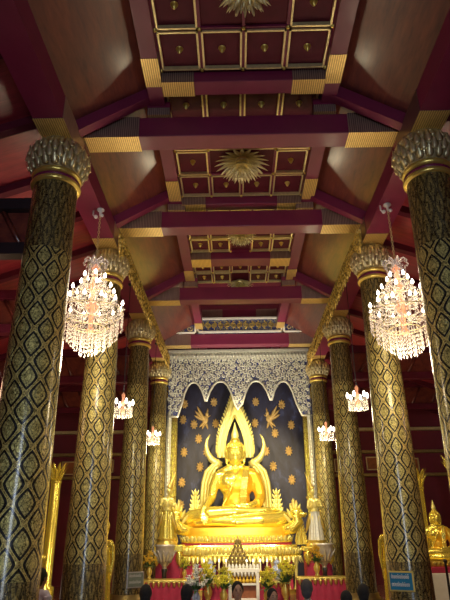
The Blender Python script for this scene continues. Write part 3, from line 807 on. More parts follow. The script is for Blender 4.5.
tier('upper_tier',1.46,.78,1.20,1.30,GOLDB,.02); petals(1.45,.78,1.22,.16,.10,30,1)
tier('neck',1.48,.77,1.14,1.20,REDL,0); tier('middle_tier',1.58,.81,1.04,1.14,GOLDB,.02); petals(1.57,.81,1.10,.13,.10,34,-1)
tier('lower_neck',1.52,.79,.98,1.04,ROBE,0); tier('lower_tier',1.66,.84,.86,.98,GOLDB,.015); petals(1.66,.84,.92,.17,.12,36,1); petals(1.66,.84,.88,.18,.12,36,-1)
tier('recess',1.45,.74,.12,.86,DARKR,0); tier('foot',1.66,.86,0,.12,GOLD,.0)
for x in (-1.5,-1.1,-.7,-.3,.1,.5,.9,1.3,1.5):
    m=MB(); m.lathe([(.07,.12),(.05,.2),(.035,.4),(.05,.65),(.09,.86)],10,c=(x,-.79,0)); m.build('gilt_leg',GOLDP,t)
for x in (-1.38,-.98,.75,1.15):
    m=MB(); m.bevbox(x,x+.26,-.83,-.76,.12,.85,.01); m.build('red_panel',REDC,t)
# ------------------------------------------------------------------ flanking crowned figures
def deity(x,y,z,s,label):
    t=thing('crowned_statue',label,'statue',(x,y,z)); t.scale=(.85,.9,1.02)
    b=MB()
    b.ball((0,0,.62),(.11,.09,.16),14,10); b.ball((0,0,.82),(.125,.09,.13),14,10); b.cap((-.13,0,.92),(.13,0,.92),.045,.045,10)
    b.cap((0,0,.94),(-s*.03,-.01,1.04),.045,.042,10); b.ball((-s*.045,-.02,1.12),(.08,.09,.105),14,10)
    b.ball((-s*.05,-.11,1.11),(.012,.02,.018),6,5)
    for k in (-1,1):
        b.tube([(k*.16,0,.91),(k*.20,-.04,.75),(k*.05-s*.02,-.17,.80)],[.045,.036,.026],10)
        hand(b,(k*.05-s*.02,-.17,.80),(-k*.2-s*.1,-.2,.9),(-k,0,0),(0,-1,0),L=.17,w=.06,thick=.028,fr=.011,curl=.05)
        b.tube([(k*.07,0,.55),(k*.08,-.02,.3),(k*.07,0,.06)],[.09,.065,.045],10); b.tube([(k*.07,.0,.04),(k*.075,-.12,.03)],[.04,.03],8)
    put(voxmesh(b,'body',GOLDP,.012,1,.5),'body',t)
    m=MB(); m.lathe([(.21,.02),(.20,.1),(.165,.35),(.15,.52),(.135,.64),(.14,.66)],40,lobes=10,lobe=.12,sy=.75); m.build('pleated_skirt',SILV if s>0 else GOLDB,t)
    for k in (-1,1):
        m=MB(); m.leaf((k*.12,-.03,.62),(k*.38,0,-1),(0,-1,0),.48,.13,-.2,.3); m.build('sash_tail',GOLD,t)
        m=MB(); m.leaf((k*.15,0,.94),(k*.9,0,.7),(0,-1,0),.11,.06,.5,.3); m.build('shoulder_flare',GOLD,t)
    m=MB(); Mt=Matrix.Translation((-s*.045,-.02,1.17))@Matrix.Rotation(-s*.42,4,'Y')
    m.lathe([(.088,0),(.10,.02),(.09,.05),(.07,.09),(.078,.11),(.05,.16),(.055,.18),(.03,.25),(.012,.36),(.002,.46)],18,M=Mt); m.build('pointed_crown',GOLD,t)
    m=MB(); m.lathe([(.3,-.12),(.3,-.06),(.24,-.03),(.28,0),(.28,.02)],28); m.build('lotus_base',GOLD,t)
deity(-1.86,14.95,1.30,-1,'crowned gilt figure in a gold skirt, standing left of the big Buddha')
deity(1.84,14.95,1.24,1,'crowned pale gilt figure with silvery skirt, right of the big Buddha')
for s,side in ((-1,'left'),(1,'right')):
    t=thing('statue_plinth','red and gold plinth under the crowned figure on the %s'%side,'plinth',(1.80*s+.03,14.92,0))
    m=MB(); m.bevbox(-.3,.3,-.3,.3,.1,1.02,.02); m.build('red_block',REDC,t)
    m=MB(); m.bevbox(-.36,.36,-.36,.36,0,.1,.02); m.build('gilt_foot',GOLDB,t)
    m=MB(); m.bevbox(-.35,.35,-.35,.35,1.02,1.12+(.0 if s>0 else .06),.02)
    for a in (-.27,0,.27): m.leaf((a,-.33,1.02),(0,0,-1),(0,-1,0),.3,.2,.1,.3)
    m.build('gilt_trim',GOLDB,t)
# grey bowl stands
def bowlstand(x,y,label):
    t=thing('offering_stand',label,'stand',(x,y,0))
    m=MB(); m.lathe([(.17,0),(.17,.04),(.06,.08),(.05,.35),(.055,.62),(.07,.68),(.04,.72)],24); m.build('black_pole',BLACK,t)
    m=MB(); m.lathe([(.05,.70),(.05,.74),(.10,.80),(.16,.90),(.20,1.02),(.215,1.15),(.235,1.17),(.235,1.20),(.19,1.20),(.18,1.05),(.05,.85)],28,lobes=12,lobe=.02); m.build('bowl',PEWT,t)
    m=MB()
    for i in range(12):
        a=2*PI*i/12; d=Vector((math.cos(a),math.sin(a),0)); m.leaf(d*.12+Vector((0,0,.82)),d*.45+Vector((0,0,1)),d,.3,.10,.2,.3,5)
    m.build('repousse_leaves',PEWT,t)
bowlstand(-1.78,14.0,'grey footed bowl on a black pole in front of the left crowned figure')
bowlstand(1.86,14.0,'grey footed bowl on a black pole in front of the right crowned figure')
# ------------------------------------------------------------------ altar tables, flowers, shrine
def table(x0,x1,y0,y1,h,label):
    t=thing('altar_table',label,'table',((x0+x1)/2,(y0+y1)/2,0)); w=(x1-x0)/2; d=(y1-y0)/2
    m=MB(); m.bevbox(-w,w,-d,d,h-.05,h,.012); m.build('table_top',GOLD,t)
    m=MB(); n=60; vs=[]; fs=[]
    def per(u):
        P=4*(w+d); s_=u*P
        if s_<2*w: return (-w+s_,-d,0,-1)
        s_-=2*w
        if s_<2*d: return (w,-d+s_,1,0)
        s_-=2*d
        if s_<2*w: return (w-s_,d,0,1)
        s_-=2*w; return (-w,d-s_,-1,0)
    n=120
    for z,k in ((h-.05,.0),(h*.5,.5),(.03,1)):
        for i in range(n):
            x,y,nx,ny=per(i/n); o=.012+.022*k*math.sin(i*1.35); vs.append((x*.96+nx*o,y*.96+ny*o,z))
    for j in range(2):
        for i in range(n): k=(i+1)%n; fs.append((j*n+i,j*n+k,(j+1)*n+k,(j+1)*n+i))
    m.add(vs,fs); m.build('red_cloth',REDC,t)
    m=MB()
    for i in range(int(2*w/.11)): m.leaf((-w+.06+i*.11,-d-.01,h-.03),(0,0,-1),(0,-1,0),.12,.09,.1,.3,4)
    m.build('gilt_edging',GOLD,t)
table(-2.75,-1.0,13.3,13.75,.52,'long low altar table with crimson cloth left of the centre shrine')
table(1.15,2.8,13.3,13.75,.55,'long low altar table with crimson cloth right of the centre shrine')
table(-.95,1.1,14.2,15.0,.42,'wide centre altar table in front of the gold throne')
# gilded tiered spire
t=thing('gilded_spire','small tiered gold and brown spire standing behind the white shrine frame','ornament',(-.10,14.75,.42)); t.scale=(1.2,1.1,1.12)
m=MB(); k=0
for i in range(9):
    w=.36*(1-i/9.5); z=.04+i*.078
    m.bevbox(-w,w,-w*.5,w*.5,z,z+.05,.006)
    n=max(3,int(w*2/.07))
    for j in range(n): m.leaf((-w+(j+.5)*2*w/n,-w*.5-.005,z+.02),(0,-.2,1),(0,-1,0),.10,.055,.2,.3,4)
m.lathe([(.03,.72),(.035,.76),(.012,.82),(.0,.92)],10); m.build('tiers',GOLDD,t)
m=MB(); m.bevbox(-.4,.4,-.22,.22,0,.05,.01); m.build('foot',GOLD,t)
# white shrine frame
t=thing('shrine_frame','white lacy shrine frame with orange offerings inside, in front of the throne','shrine',(.02,13.9,0))
m=MB()
for s in (-1,1): m.bevbox(s*.31-.035,s*.31+.035,-.06,.06,0,.62,.01)
m.bevbox(-.36,.36,-.07,.07,.62,.70,.01); m.bevbox(-.31,.31,-.04,.04,.36,.40,.005); m.build('white_frame',WHITE,t)
m=MB()
for i in range(9): m.leaf((-.32+i*.08,-.02,.69),(0,0,1),(0,-1,0),.11,.08,.1,.3,4)
for i in range(8): m.leaf((-.28+i*.08,-.05,.63),(0,0,-1),(0,-1,0),.10,.08,.1,.3,4)
m.build('lace_crest',WHITE,t)
m=MB(); m.box(-.29,.29,.05,.07,.05,.62); m.build('back_panel',simple('brown_back_panel',(.25,.07,.02),.5,0,.5,12,0,9),t)
m=MB()
for i in range(7):
    m.ball((-.24+i*.08,0,.45),(.04,.04,.045),8,6); m.leaf((-.24+i*.08,0,.47),(0,0,1),(0,-1,0),.12,.06,.1,.3,4)
m.build('orange_offerings',MAR,t)
m=MB(); m.box(-.29,.29,-.05,.05,0,.10); m.build('step',WHITE,t)
# bouquets
def bouquet(x,y,z,label,kind,sc=1.0,vase=None):
    t=thing('flower_vase',label,'flowers',(x,y,z)); t.scale=(sc*1.12,sc*1.12,sc*1.3)
    m=MB(); m.lathe([(.06,0),(.07,.02),(.04,.06),(.085,.14),(.09,.2),(.045,.28),(.06,.32)],18); m.build('vase',vase or GOLD,t)
    rn=random.Random(int(abs(x)*100+y*10)); st=MB(); fl=MB(); lf=MB()
    for i in range(38):
        a=rn.uniform(0,2*PI); r=rn.uniform(0,.22); h=.36+rn.uniform(0,.34)*(1-r*2)
        p=Vector((r*math.cos(a),r*math.sin(a)*.8,h)); st.tube([(0,0,.28),p*.6+Vector((0,0,.15)),p],.006,4)
        for j in range(7):
            b=2*PI*j/7; fl.leaf(p,(math.cos(b),math.sin(b),.45),(0,0,1),.072,.046,.2,.3,3)
        fl.ball(p,.028,6,5)
    for i in range(24):
        a=rn.uniform(0,2*PI); lf.leaf((0,0,.28),(math.cos(a),math.sin(a),rn.uniform(.2,1.4)),(0,0,1),rn.uniform(.2,.36),.07,-.4,.1,5)
    st.build('stems',GRN,t); o=fl.build('blossoms',{'y':YEL,'w':PALE,'o':MAR}[kind],t); lf.build('leaves',GRN,t)
bouquet(-.78,13.95,.0,'yellow flowers in a vase, just left of the white shrine frame, outer one','y',.95)
bouquet(-.42,13.45,.0,'yellow flowers in a vase touching the left post of the white shrine frame','y',.85)
bouquet(.52,13.4,.0,'yellow flowers in a vase, first one right of the white shrine frame','y',.85)
bouquet(.95,13.95,.0,'tall yellow flowers in a vase, second one right of the white shrine frame','y',1.0)
bouquet(-.98,12.9,.0,'white flowers in a vase between the left cloth table and yellow flowers','w',.9,PORC)
bouquet(-2.05,13.5,.53,'orange marigold bunch on the left crimson cloth table','o',.6)
bouquet(-1.28,13.5,.53,'small yellow flower bunch at the inner end of the left crimson table','y',.5)
bouquet(1.62,13.5,.56,'orange marigold bunch on the right crimson cloth table','o',.7)
for (x,lab) in ((-.76,'blue and white porcelain jar on the centre table, left of the spire'),(.82,'blue and white porcelain jar on the centre table, right of the spire')):
    t=thing('porcelain_jar',lab,'jar',(x,14.55,.425)); m=MB(); m.lathe([(.07,0),(.08,.02),(.13,.12),(.14,.2),(.10,.28),(.06,.30),(.065,.34)],22); m.build('jar_body',PORC,t)
    m=MB(); m.lathe([(.075,.34),(.08,.36),(.05,.40),(.015,.42),(.02,.45),(0,.46)],18); m.build('lid',PORC,t)
cand=[(-.55,14.45),(-.38,14.4),(.25,14.4),(.42,14.4),(.58,14.45),(1.0,14.4),(-.9,14.4),(.1,14.35)]
t0=thing('candlestick','lit cream candle on a gilt stick on the centre altar table','candle',(cand[0][0],cand[0][1],.422),0,'candles on the centre altar table')
m=MB(); m.lathe([(.05,0),(.055,.02),(.015,.05),(.02,.12),(.012,.16),(.04,.2)],14); m.build('stick',GOLD,t0)
m=MB(); m.lathe([(.018,.2),(.016,.38),(.004,.39)],10); m.build('candle',WAX,t0)
m=MB(); m.lathe([(.001,.39),(.012,.405),(.009,.425),(.0,.455)],8); m.build('flame',BULBS,t0)
for x,y in cand[1:]:
    c=copy_tree(t0); c.location=(x,y,.422)
# small kneeling gilt disciples in front of the far columns
def kneel_disc(x,y,z,label):
    t=thing('small_statue',label,'statue',(x,y,z)); b=MB()
    b.ball((0,.05,.12),(.16,.2,.11),14,10); b.ball((0,.06,.32),(.10,.08,.16),14,10); b.cap((-.09,.06,.42),(.09,.06,.42),.045,.045,8)
    b.cap((0,.06,.45),(0,.05,.52),.032,.03,8); b.ball((0,.04,.58),(.058,.065,.075),12,8)
    for k in (-1,1):
        b.tube([(k*.11,.06,.42),(k*.14,.0,.31),(k*.03,-.10,.36)],[.035,.03,.022],8); b.cap((k*.012,-.11,.36),(k*.008,-.12,.47),.016,.01,6)
        b.tube([(k*.07,.1,.1),(k*.10,-.12,.07)],[.075,.06],8)
    put(voxmesh(b,'body',GOLDB,.010,1,.5),'body',t)
    m=MB(); m.lathe([(.06,.0),(.05,.03),(.015,.07),(.002,.13)],12,c=(0,.045,.63)); m.build('topknot',GOLD,t)
    m=MB(); m.bevbox(-.2,.2,-.2,.26,-.08,0.02,.01); m.build('base',GOLD,t)
for s,side,x in ((-1,'left',-2.35),(1,'right',2.45)):
    t=thing('pedestal','narrow dark red pedestal under the small gilt statue, %s side'%side,'pedestal',(x,13.0,0)); m=MB(); m.bevbox(-.2,.2,-.2,.2,0,.62,.015); m.build('block',REDC,t); m=MB(); m.bevbox(-.23,.23,-.23,.23,.60,.66,.01); m.build('gilt_cap',GOLD,t)
    kneel_disc(x,12.98,.745,'small gilt kneeling disciple statue beside the %s columns'%side)
# ------------------------------------------------------------------ chandeliers
def big_chandelier(x,y,label,zc):
    t=thing('crystal_chandelier',label,'chandelier',(x,y,0)); t.scale=(1.08,1.08,1)
    H=6.06
    m=MB(); m.lathe([(.05,H),(.055,H-.02),(.02,H-.05),(.012,H-.12)],12)
    m.tube([(-.10,0,H-.02),(-.10,0,H-.10),(-.07,0,H-.13)],.012,5); m.ball((-.06,0,H-.13),.03,8,6); m.ball((.03,-.02,H-.12),.028,8,6); m.build('ceiling_hook',PALE,t)
    m=MB(); z=H-.12; k=0
    while z>zc+.86:
        n=7; pts=[]
        for i in range(n+1):
            a=2*PI*i/n; u=.013*math.cos(a); v=.026*math.sin(a)
            pts.append((u,0,z+v) if k%2 else (0,u,z+v))
        m.tube(pts,.0045,4); z-=.04; k+=1
    m.build('chain',OLDG,t)
    # crown of curled arms
    m=MB(); m.lathe([(.0,zc+.88),(.03,zc+.86),(.015,zc+.83),(.04,zc+.80),(.03,zc+.77)],14)
    for i in range(8):
        a=2*PI*i/8; c,s=math.cos(a),math.sin(a)
        m.tube([(0,0,zc+.76),(.06*c,.06*s,zc+.84),(.13*c,.13*s,zc+.86),(.17*c,.17*s,zc+.80),(.155*c,.155*s,zc+.765),(.135*c,.135*s,zc+.785)],[.010,.012,.012,.010,.008,.006],6)
    m.build('crown',CRY,t)
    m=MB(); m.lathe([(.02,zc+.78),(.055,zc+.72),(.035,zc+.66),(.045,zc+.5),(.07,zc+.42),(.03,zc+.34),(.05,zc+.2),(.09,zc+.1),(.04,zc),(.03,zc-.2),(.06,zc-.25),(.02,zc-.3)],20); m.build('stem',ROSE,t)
    arms=[]; 
    for ring,(n,R,zt,z0) in enumerate(((12,.40,zc+.12,zc+.02),(8,.27,zc+.36,zc+.2),(5,.14,zc+.56,zc+.44))):
        for i in range(n):
            a=2*PI*(i+.5*ring)/n; c,s=math.cos(a),math.sin(a)
            p=MB(); p.tube([(0.02*c,.02*s,z0),(R*.35*c,R*.35*s,z0-.08),(R*.75*c,R*.75*s,z0-.07),(R*c,R*s,z0+.02),(R*c,R*s,zt-.07)],[.010,.010,.009,.008,.008],6)
            p.lathe([(.008,0),(.035,.015),(.04,.025),(.012,.03),(.011,.03)],10,c=(R*c,R*s,zt-.08)); ao=p.build('arm',CRY,t)
            q=MB(); q.lathe([(.011,-.05),(.011,0),(.009,.002)],8,c=(R*c,R*s,zt)); q.build('candle_sleeve',WAX,ao)
            q=MB(); q.lathe([(.003,0),(.018,.018),(.02,.035),(.012,.06),(.001,.085)],8,c=(R*c,R*s,zt)); q.build('flame_bulb',BULB,ao)
    cr=MB(); rn=random.Random(3)
    def drop(px,py,pz,L):
        cr.add([(px,py,pz),(px+.010,py,pz-L*.6),(px,py+.010,pz-L*.6),(px-.010,py,pz-L*.6),(px,py-.010,pz-L*.6),(px,py,pz-L)],
               [(0,1,2),(0,2,3),(0,3,4),(0,4,1),(5,2,1),(5,3,2),(5,4,3),(5,1,4)],smooth=False)
    def strand(px,py,pz,n,L=.06):
        for j in range(n): drop(px,py,pz-j*L*1.05,L*(1.25 if j==n-1 else .95))
    for (R,zt,n,k) in ((.41,zc+.03,46,4),(.35,zc-.06,40,5),(.28,zc-.14,34,5),(.20,zc-.22,26,5),(.11,zc-.30,14,5),(.28,zc+.26,30,3),(.19,zc+.32,18,4),(.15,zc+.50,16,3),(.12,zc+.76,12,6),(.35,zc+.16,26,2)):
        for i in range(n):
            a=2*PI*i/n+rn.uniform(-.04,.04); strand(R*math.cos(a),R*math.sin(a),zt+rn.uniform(-.02,.02),k,.055)
    for i in range(12):   # swags from crown to the upper ring
        a=2*PI*i/12
        for j in range(9):
            u=j/8; r=.06+.20*u; drop(r*math.cos(a),r*math.sin(a),zc+.76-.42*u-.07*math.sin(PI*u),.045)
    co=cr.build('crystal_drops',CRY,t); co['kind']='stuff'
    rm=MB()
    for (R,z) in ((.41,zc+.03),(.28,zc+.26),(.14,zc+.5),(.3,zc-.13),(.2,zc-.21)):
        rm.tube([(R*math.cos(2*PI*i/28),R*math.sin(2*PI*i/28),z) for i in range(29)],.007,5)
    rm.build('gilt_rings',OLDG,t)
    for dz,p in ((.20,3.5),(-.62,11)):
        l=bpy.data.lights.new('chandelier_glow','POINT'); l.energy=p*POW; l.color=(1,.80,.52); l.shadow_soft_size=.22
        lo=bpy.data.objects.new('chandelier_glow',l); link(lo,t); lo.location=(0,0,zc+dz)
    return t
POW=6.0
big_chandelier(-2.13,7.3,'large lit crystal chandelier on the left, hanging from the plate beam',4.34)
big_chandelier(2.24,7.3,'large lit crystal chandelier on the right, hanging from the plate beam',4.25)
def small_chandelier(x,y,z,label,e=12):
    t=thing('small_chandelier',label,'chandelier',(x,y,0))
    m=MB(); m.tube([(0,0,6.06),(0,0,z+.22)],.008,5); m.lathe([(.05,6.06),(.04,6.03),(.01,6.01)],10); m.build('hanging_rod',BLACK,t)
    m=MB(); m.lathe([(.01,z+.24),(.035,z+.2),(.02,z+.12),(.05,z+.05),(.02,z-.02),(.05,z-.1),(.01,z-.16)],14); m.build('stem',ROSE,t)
    m=MB(); 
    for i in range(6):
        a=2*PI*i/6; c,s=math.cos(a),math.sin(a); p=MB()
        p.tube([(.02*c,.02*s,z),(.1*c,.1*s,z-.06),(.18*c,.18*s,z-.03),(.18*c,.18*s,z+.01)],.008,5); ao=p.build('arm',CRY,t)
        q=MB(); q.lathe([(.012,0),(.024,.02),(.022,.06),(.006,.10)],10,c=(.18*c,.18*s,z+.01)); q.build('glass_shade',BULBS,ao)
        for j in range(4): 
            b=a+j*.25; 
            for k in range(4): m.ball((.17*math.cos(b),.17*math.sin(b),z-.05-k*.045),(.010,.010,.022),5,4)
    for i in range(8): m.ball((.08*math.cos(i*.785),.08*math.sin(i*.785),z-.18),(.012,.012,.04),5,4)
    co=m.build('crystal_drops',CRY,t); co['kind']='stuff'
    l=bpy.data.lights.new('lamp_glow','POINT'); l.energy=e*POW; l.color=(1,.82,.50); l.shadow_soft_size=.15
    lo=bpy.data.objects.new('lamp_glow',l); link(lo,t); lo.location=(0,-.0,z-.3)
small_chandelier(-2.17,10.1,3.62,'small lit chandelier hanging left of the nave before the third left column',6)
small_chandelier(2.12,10.1,3.70,'small lit chandelier hanging right of the nave before the third right column',6)
small_chandelier(-2.16,13.9,3.66,'small glowing chandelier deep on the left beside the farthest left column',10)
small_chandelier(2.12,13.9,3.72,'small glowing chandelier deep on the right beside the farthest right column',10)
# gilded lotus pendants in the coffers
def lotus(x,y,z,sc,label):
    t=thing('lotus_pendant',label,'pendant',(x,y,z)); t.scale=(sc,)*3
    m=MB()
    for row,(n,R,L,dz,zz) in enumerate(((20,.10,.34,-.25,-.03),(18,.09,.29,-.6,-.08),(14,.07,.24,-1.1,-.12),(9,.04,.19,-2.5,-.16))):
        for i in range(n):
            a=2*PI*(i+.5*(row%2))/n; d=Vector((math.cos(a),math.sin(a),0)); m.leaf(d*R+Vector((0,0,zz)),d+Vector((0,0,dz)),d*.4+Vector((0,0,-1)) if row<2 else d,L,.085,.25,.25,6)
    m.build('petals',LOT,t)
    m=MB(); m.lathe([(.0,-.40),(.02,-.34),(.05,-.24),(.10,-.14),(.12,-.02),(.14,0)],20); m.build('heart',OLDG,t)
lotus(.06,4.25,7.0,.80,'gilded lotus pendant at the top edge of the view, nearest coffers')
lotus(.05,7.35,7.0,.98,'gilded lotus pendant in the coffers behind the nearest tie beam')
lotus(.05,9.75,7.0,.72,'gilded lotus pendant behind the second tie beam')
lotus(.05,12.1,7.0,.72,'gilded lotus pendant deep in the coffers above the third tie beam')
# ------------------------------------------------------------------ signs
def sign(x,y,z,w,h,rx,label,frame,face,lines,tilt):
    t=thing('notice_sign',label,'sign',(x,y,z),rx)
    m=MB(); m.bevbox(-w/2,w/2,-.02,.0,-h/2,h/2,.006); m.build('sign_frame',frame,t)
    m=MB(); m.box(-w/2+.02,w/2-.02,-.026,-.02,-h/2+.02,h/2-.02); m.build('sign_face',face,t)
    m=MB(); rn=random.Random(9)
    for li in range(lines):
        zz=h/2-.055-li*(h-.06)/max(1,lines); xx=-w/2+.045
        while xx<w/2-.06:
            r=.011+rn.uniform(0,.003)
            m.tube([(xx,-.028,zz),(xx,-.028,zz-.03),(xx+.008,-.028,zz-.036),(xx+.016,-.028,zz-.03),(xx+.016,-.028,zz-.004),(xx+.009,-.028,zz+.002)],.0032,4)
            if rn.random()<.4: m.tube([(xx+.002,-.028,zz+.012),(xx+.014,-.028,zz+.015)],.003,4)
            xx+=.027
    m.build('lettering',WHITE,t)
TEAL=simple('teal_sign_paint',(.01,.16,.30),.4,0,.2,8,0,8); SGY=simple('gold_sign_frame',(.75,.55,.12),.4,.4,.2,8,0,8)
sign(2.11,8.485,.84,.34,.25,-.5,'small teal sign with pale lettering in gold frame on the second right column',SGY,TEAL,2,0)
sign(-2.10,11.965,.63,.34,.28,.5,'grey green notice plate low on the third left column',PEWT,simple('grey_green_notice',(.22,.25,.17),.5,0,.3,20,0,8),2,0)
# ------------------------------------------------------------------ aisle shrines
for s,side in ((1,'right'),(-1,'left')):
    t=thing('aisle_plinth','white block plinth with red and gold top in the %s aisle'%side,'plinth',(4.45 if s>0 else -5.05,13.6,0))
    m=MB(); m.bevbox(-.55,.55,-.45,.45,0,.62,.015); m.build('white_block',WHITE,t)
    m=MB(); m.bevbox(-.55,.55,-.42,.42,.62,.74,.02); m.build('red_band',REDC,t)
    m=MB(); m.bevbox(-.5,.5,-.38,.38,.74,.84,.02)
    for i in range(10): m.leaf((-.45+i*.1,-.4,.76),(0,-.3,1),(0,-1,0),.1,.08,.3,.3,4)
    m.build('gilt_lotus',GOLD,t)
    buddha('smaller golden seated Buddha on a white plinth in the %s aisle'%side,(4.42 if s>0 else -5.05,13.75,.86),.5,rz=-s*.15)
    for k,(x,zt) in enumerate(((4.36,2.72),(5.28,3.05)) if s>0 else ((4.62,2.95),(5.9,3.0))):
        t=thing('gilt_post','tall gilt post with flame capital in the %s aisle, %s side of the small Buddha'%(side,'nave' if k==0 else 'outer'),'post',(s*x,14.5,0))
        m=MB(); m.lathe([(.2,0),(.2,.3),(.13,.34),(.12,zt-.35)],20); m.build('shaft',GOLDB,t)
        m=MB(); m.lathe([(.095,zt-.36),(.14,zt-.33),(.14,zt-.28),(.10,zt-.26),(.16,zt-.12),(.10,zt)],20)
        for row in range(2):
            for i in range(9):
                a=2*PI*(i+.5*row)/9; d=Vector((math.cos(a),math.sin(a),0)); m.leaf(d*.10+Vector((0,0,zt-.26+.14*row)),d*.3+Vector((0,0,1)),d,.3,.1,.4,.3,5)
        m.build('flame_capital',GOLDB,t)
# slim gilt standing images seen between columns
def standing(x,y,label,h=1.5,z=.0,sc=1):
    t=thing('standing_buddha',label,'statue',(x,y,z)); t.scale=(sc*.62,sc*.7,sc*1.03)
    b=MB(); b.ball((0,0,1.05),(.17,.12,.25),14,10); b.cap((-.17,0,1.25),(.17,0,1.25),.07,.07,10); b.cap((0,0,1.28),(0,0,1.4),.05,.05,8); b.ball((0,-.01,1.48),(.09,.1,.12),14,10)
    b.ball((0,-.1,1.47),(.015,.02,.02),6,5)
    for k in (-1,1):
        b.tube([(k*.22,0,1.24),(k*.26,.0,1.0),(k*.24,-.03,.78)],[.06,.05,.035],10); hand(b,(k*.24,-.03,.78),(0,0,-1),(-k,0,0),(0,-1,0),L=.17,w=.07,thick=.03,fr=.011,curl=.1)
        b.tube([(k*.09,0,.9),(k*.09,0,.45),(k*.09,0,.08)],[.11,.08,.05],10); b.tube([(k*.09,0,.05),(k*.1,-.15,.03)],[.045,.03],8)
    put(voxmesh(b,'body',GOLDB,.014,1,.5),'body',t)
    m=MB(); m.lathe([(.24,.12),(.22,.5),(.19,.85),(.17,1.05)],30,lobes=8,lobe=.05,sy=.6); m.build('robe',GOLDB,t)
    m=MB(); m.lathe([(.1,1.52),(.1,1.57),(.06,1.63),(.03,1.68),(.0,1.82)],14); m.build('topknot',GOLD,t)
    m=MB(); m.lathe([(.3,-.0),(.3,.02),(.26,.03),(.26,.04)],24); m.build('base',GOLD,t)
standing(2.66,11.2,'slim gilt standing Buddha between the second and third right columns',sc=1.04,z=.0)
standing(-2.56,11.2,'slim gilt standing Buddha between the second and third left columns',sc=1.0,z=.0)
# ------------------------------------------------------------------ people
def person_meshes(face=False):
    b=MB()
    # kneeling upright on heels, facing +Y ; z=0 floor
    b.ball((0,-.02,.26),(.17,.14,.13),16,10); b.ball((0,.0,.42),(.135,.10,.16),16,10); b.ball((0,-.01,.56),(.16,.105,.13),16,10)
    b.cap((-.135,-.01,.625),(.135,-.01,.625),.055,.055,10); b.cap((0,-.01,.64),(0,.0,.74),.052,.048,10)
    b.ball((0,.0,.835),(.076,.093,.115),18,14); b.ball((0,.02,.79),(.06,.07,.07),14,10)
    b.ball((0,.098,.825),(.013,.02,.022),8,6)
    for s in (-1,1):
        b.ball((s*.078,-.005,.835),(.012,.022,.032),8,6)
        b.tube([(s*.185,-.01,.61),(s*.215,.0,.46),(s*.20,.06,.34)],[.05,.042,.035],10)
        b.tube([(s*.20,.06,.34),(s*.16,.17,.26),(s*.12,.25,.235)],[.036,.031,.024],10)
        hand(b,(s*.12,.255,.235),(-s*.1,1,-.15),(0,0,-1),(-s,0,0),L=.17,w=.075,thick=.028,fr=.0095,curl=.25)
        b.tube([(s*.08,-.02,.22),(s*.11,.2,.17),(s*.13,.40,.10)],[.095,.082,.062],12)
        b.tube([(s*.13,.40,.075),(s*.11,.18,.06),(s*.09,-.05,.055)],[.055,.055,.04],12)
        b.tube([(s*.09,-.05,.05),(s*.09,-.2,.035)],[.035,.03],8)
    body=voxmesh(b,'person_body',SKIN,.0085,1,.5)
    sh=MB(); sh.ball((0,-.02,.28),(.185,.155,.12),16,10); sh.ball((0,.0,.42),(.15,.118,.17),16,10); sh.ball((0,-.01,.56),(.175,.12,.135),16,10); sh.cap((-.14,-.01,.625),(.14,-.01,.625),.066,.066,10)
    sh.tube([(0,-.01,.62),(0,-.005,.695)],[.085,.062],14)
    for s in (-1,1): sh.tube([(s*.185,-.01,.61),(s*.216,.0,.47),(s*.205,.04,.38)],[.062,.056,.052],12)
    shirt=voxmesh(sh,'person_shirt',SKIN,.010,1,.5)
    tr=MB(); tr.ball((0,-.02,.23),(.185,.155,.12),16,10)
    for s in (-1,1):
        tr.tube([(s*.08,-.02,.22),(s*.11,.2,.17),(s*.13,.40,.105)],[.108,.095,.075],12); tr.tube([(s*.13,.40,.08),(s*.11,.18,.07),(s*.09,-.04,.062)],[.068,.068,.05],12)
    trou=voxmesh(tr,'person_trousers',SKIN,.012,1,.5)
    def hair(long):
        h=MB(); n,m_=26,16; vs=[];fs=[]
        h.ball((0,-.018,.858),(.088,.098,.108),20,14)
        h.ball((0,-.045,.80),(.076,.066,.09),16,10)
        for s in (-1,1): h.ball((s*.068,-.012,.845),(.022,.045,.05),10,8)
        if long: h.tube([(0,-.06,.82),(0,-.085,.72),(0,-.09,.60)],[.075,.07,.045],14)
        return voxmesh(h,'person_hair',HAIR,.009,1,.5)
    ey=MB()
    for s in (-1,1): ey.ball((s*.030,.083,.842),(.012,.008,.007),8,6); ey.tube([(s*.016,.090,.862),(s*.032,.090,.866),(s*.046,.080,.861)],.0032,4)
    eyes=ey.mesh('person_eyes',EYE)
    mo=MB(); mo.tube([(-.022,.083,.785),(0,.091,.784),(.022,.083,.785)],[.003,.006,.003],6); mouth=mo.mesh('person_mouth',LIPS)
    return body,shirt,trou,hair(False),hair(True),eyes,mouth
PM=person_meshes()
def person(x,y,z,rz,label,shirt,trou=(.03,.03,.045),long=False,grey=False,sc=1.0):
    t=thing('person',label,'person',(x,y,z),rz); t.scale=(sc,)*3
    put(PM[0],'body',t); k=len(bpy.data.materials)
    put(PM[1],'shirt',t,mat=simple('shirt_cloth_%d'%k,shirt,.8,0,.2,25,.3,70)); put(PM[2],'trousers',t,mat=simple('trouser_cloth_%d'%k,trou,.8,0,.2,25,.3,70))
    put(PM[4] if long else PM[3],'hair',t,mat=HAIRG if grey else HAIR); put(PM[5],'eyes',t); put(PM[6],'mouth',t)
    return t
person(-1.30,8.0,0,.1,'kneeling person with black hair seen from behind, near the grey notice column',(.10,.09,.13),sc=.90)
person(-.77,8.0,0,-.1,'kneeling person with black hair seen from behind, left of the shrine frame',(.55,.52,.50),sc=.90)
person(-.12,8.3,0,PI+.1,'person facing the camera in front of the white shrine frame, short black hair',(.45,.43,.42),sc=.905)
person(.34,8.25,0,PI+.35,'person with long dark hair turned sideways, right of the shrine frame',(.35,.30,.32),long=True,sc=.82)
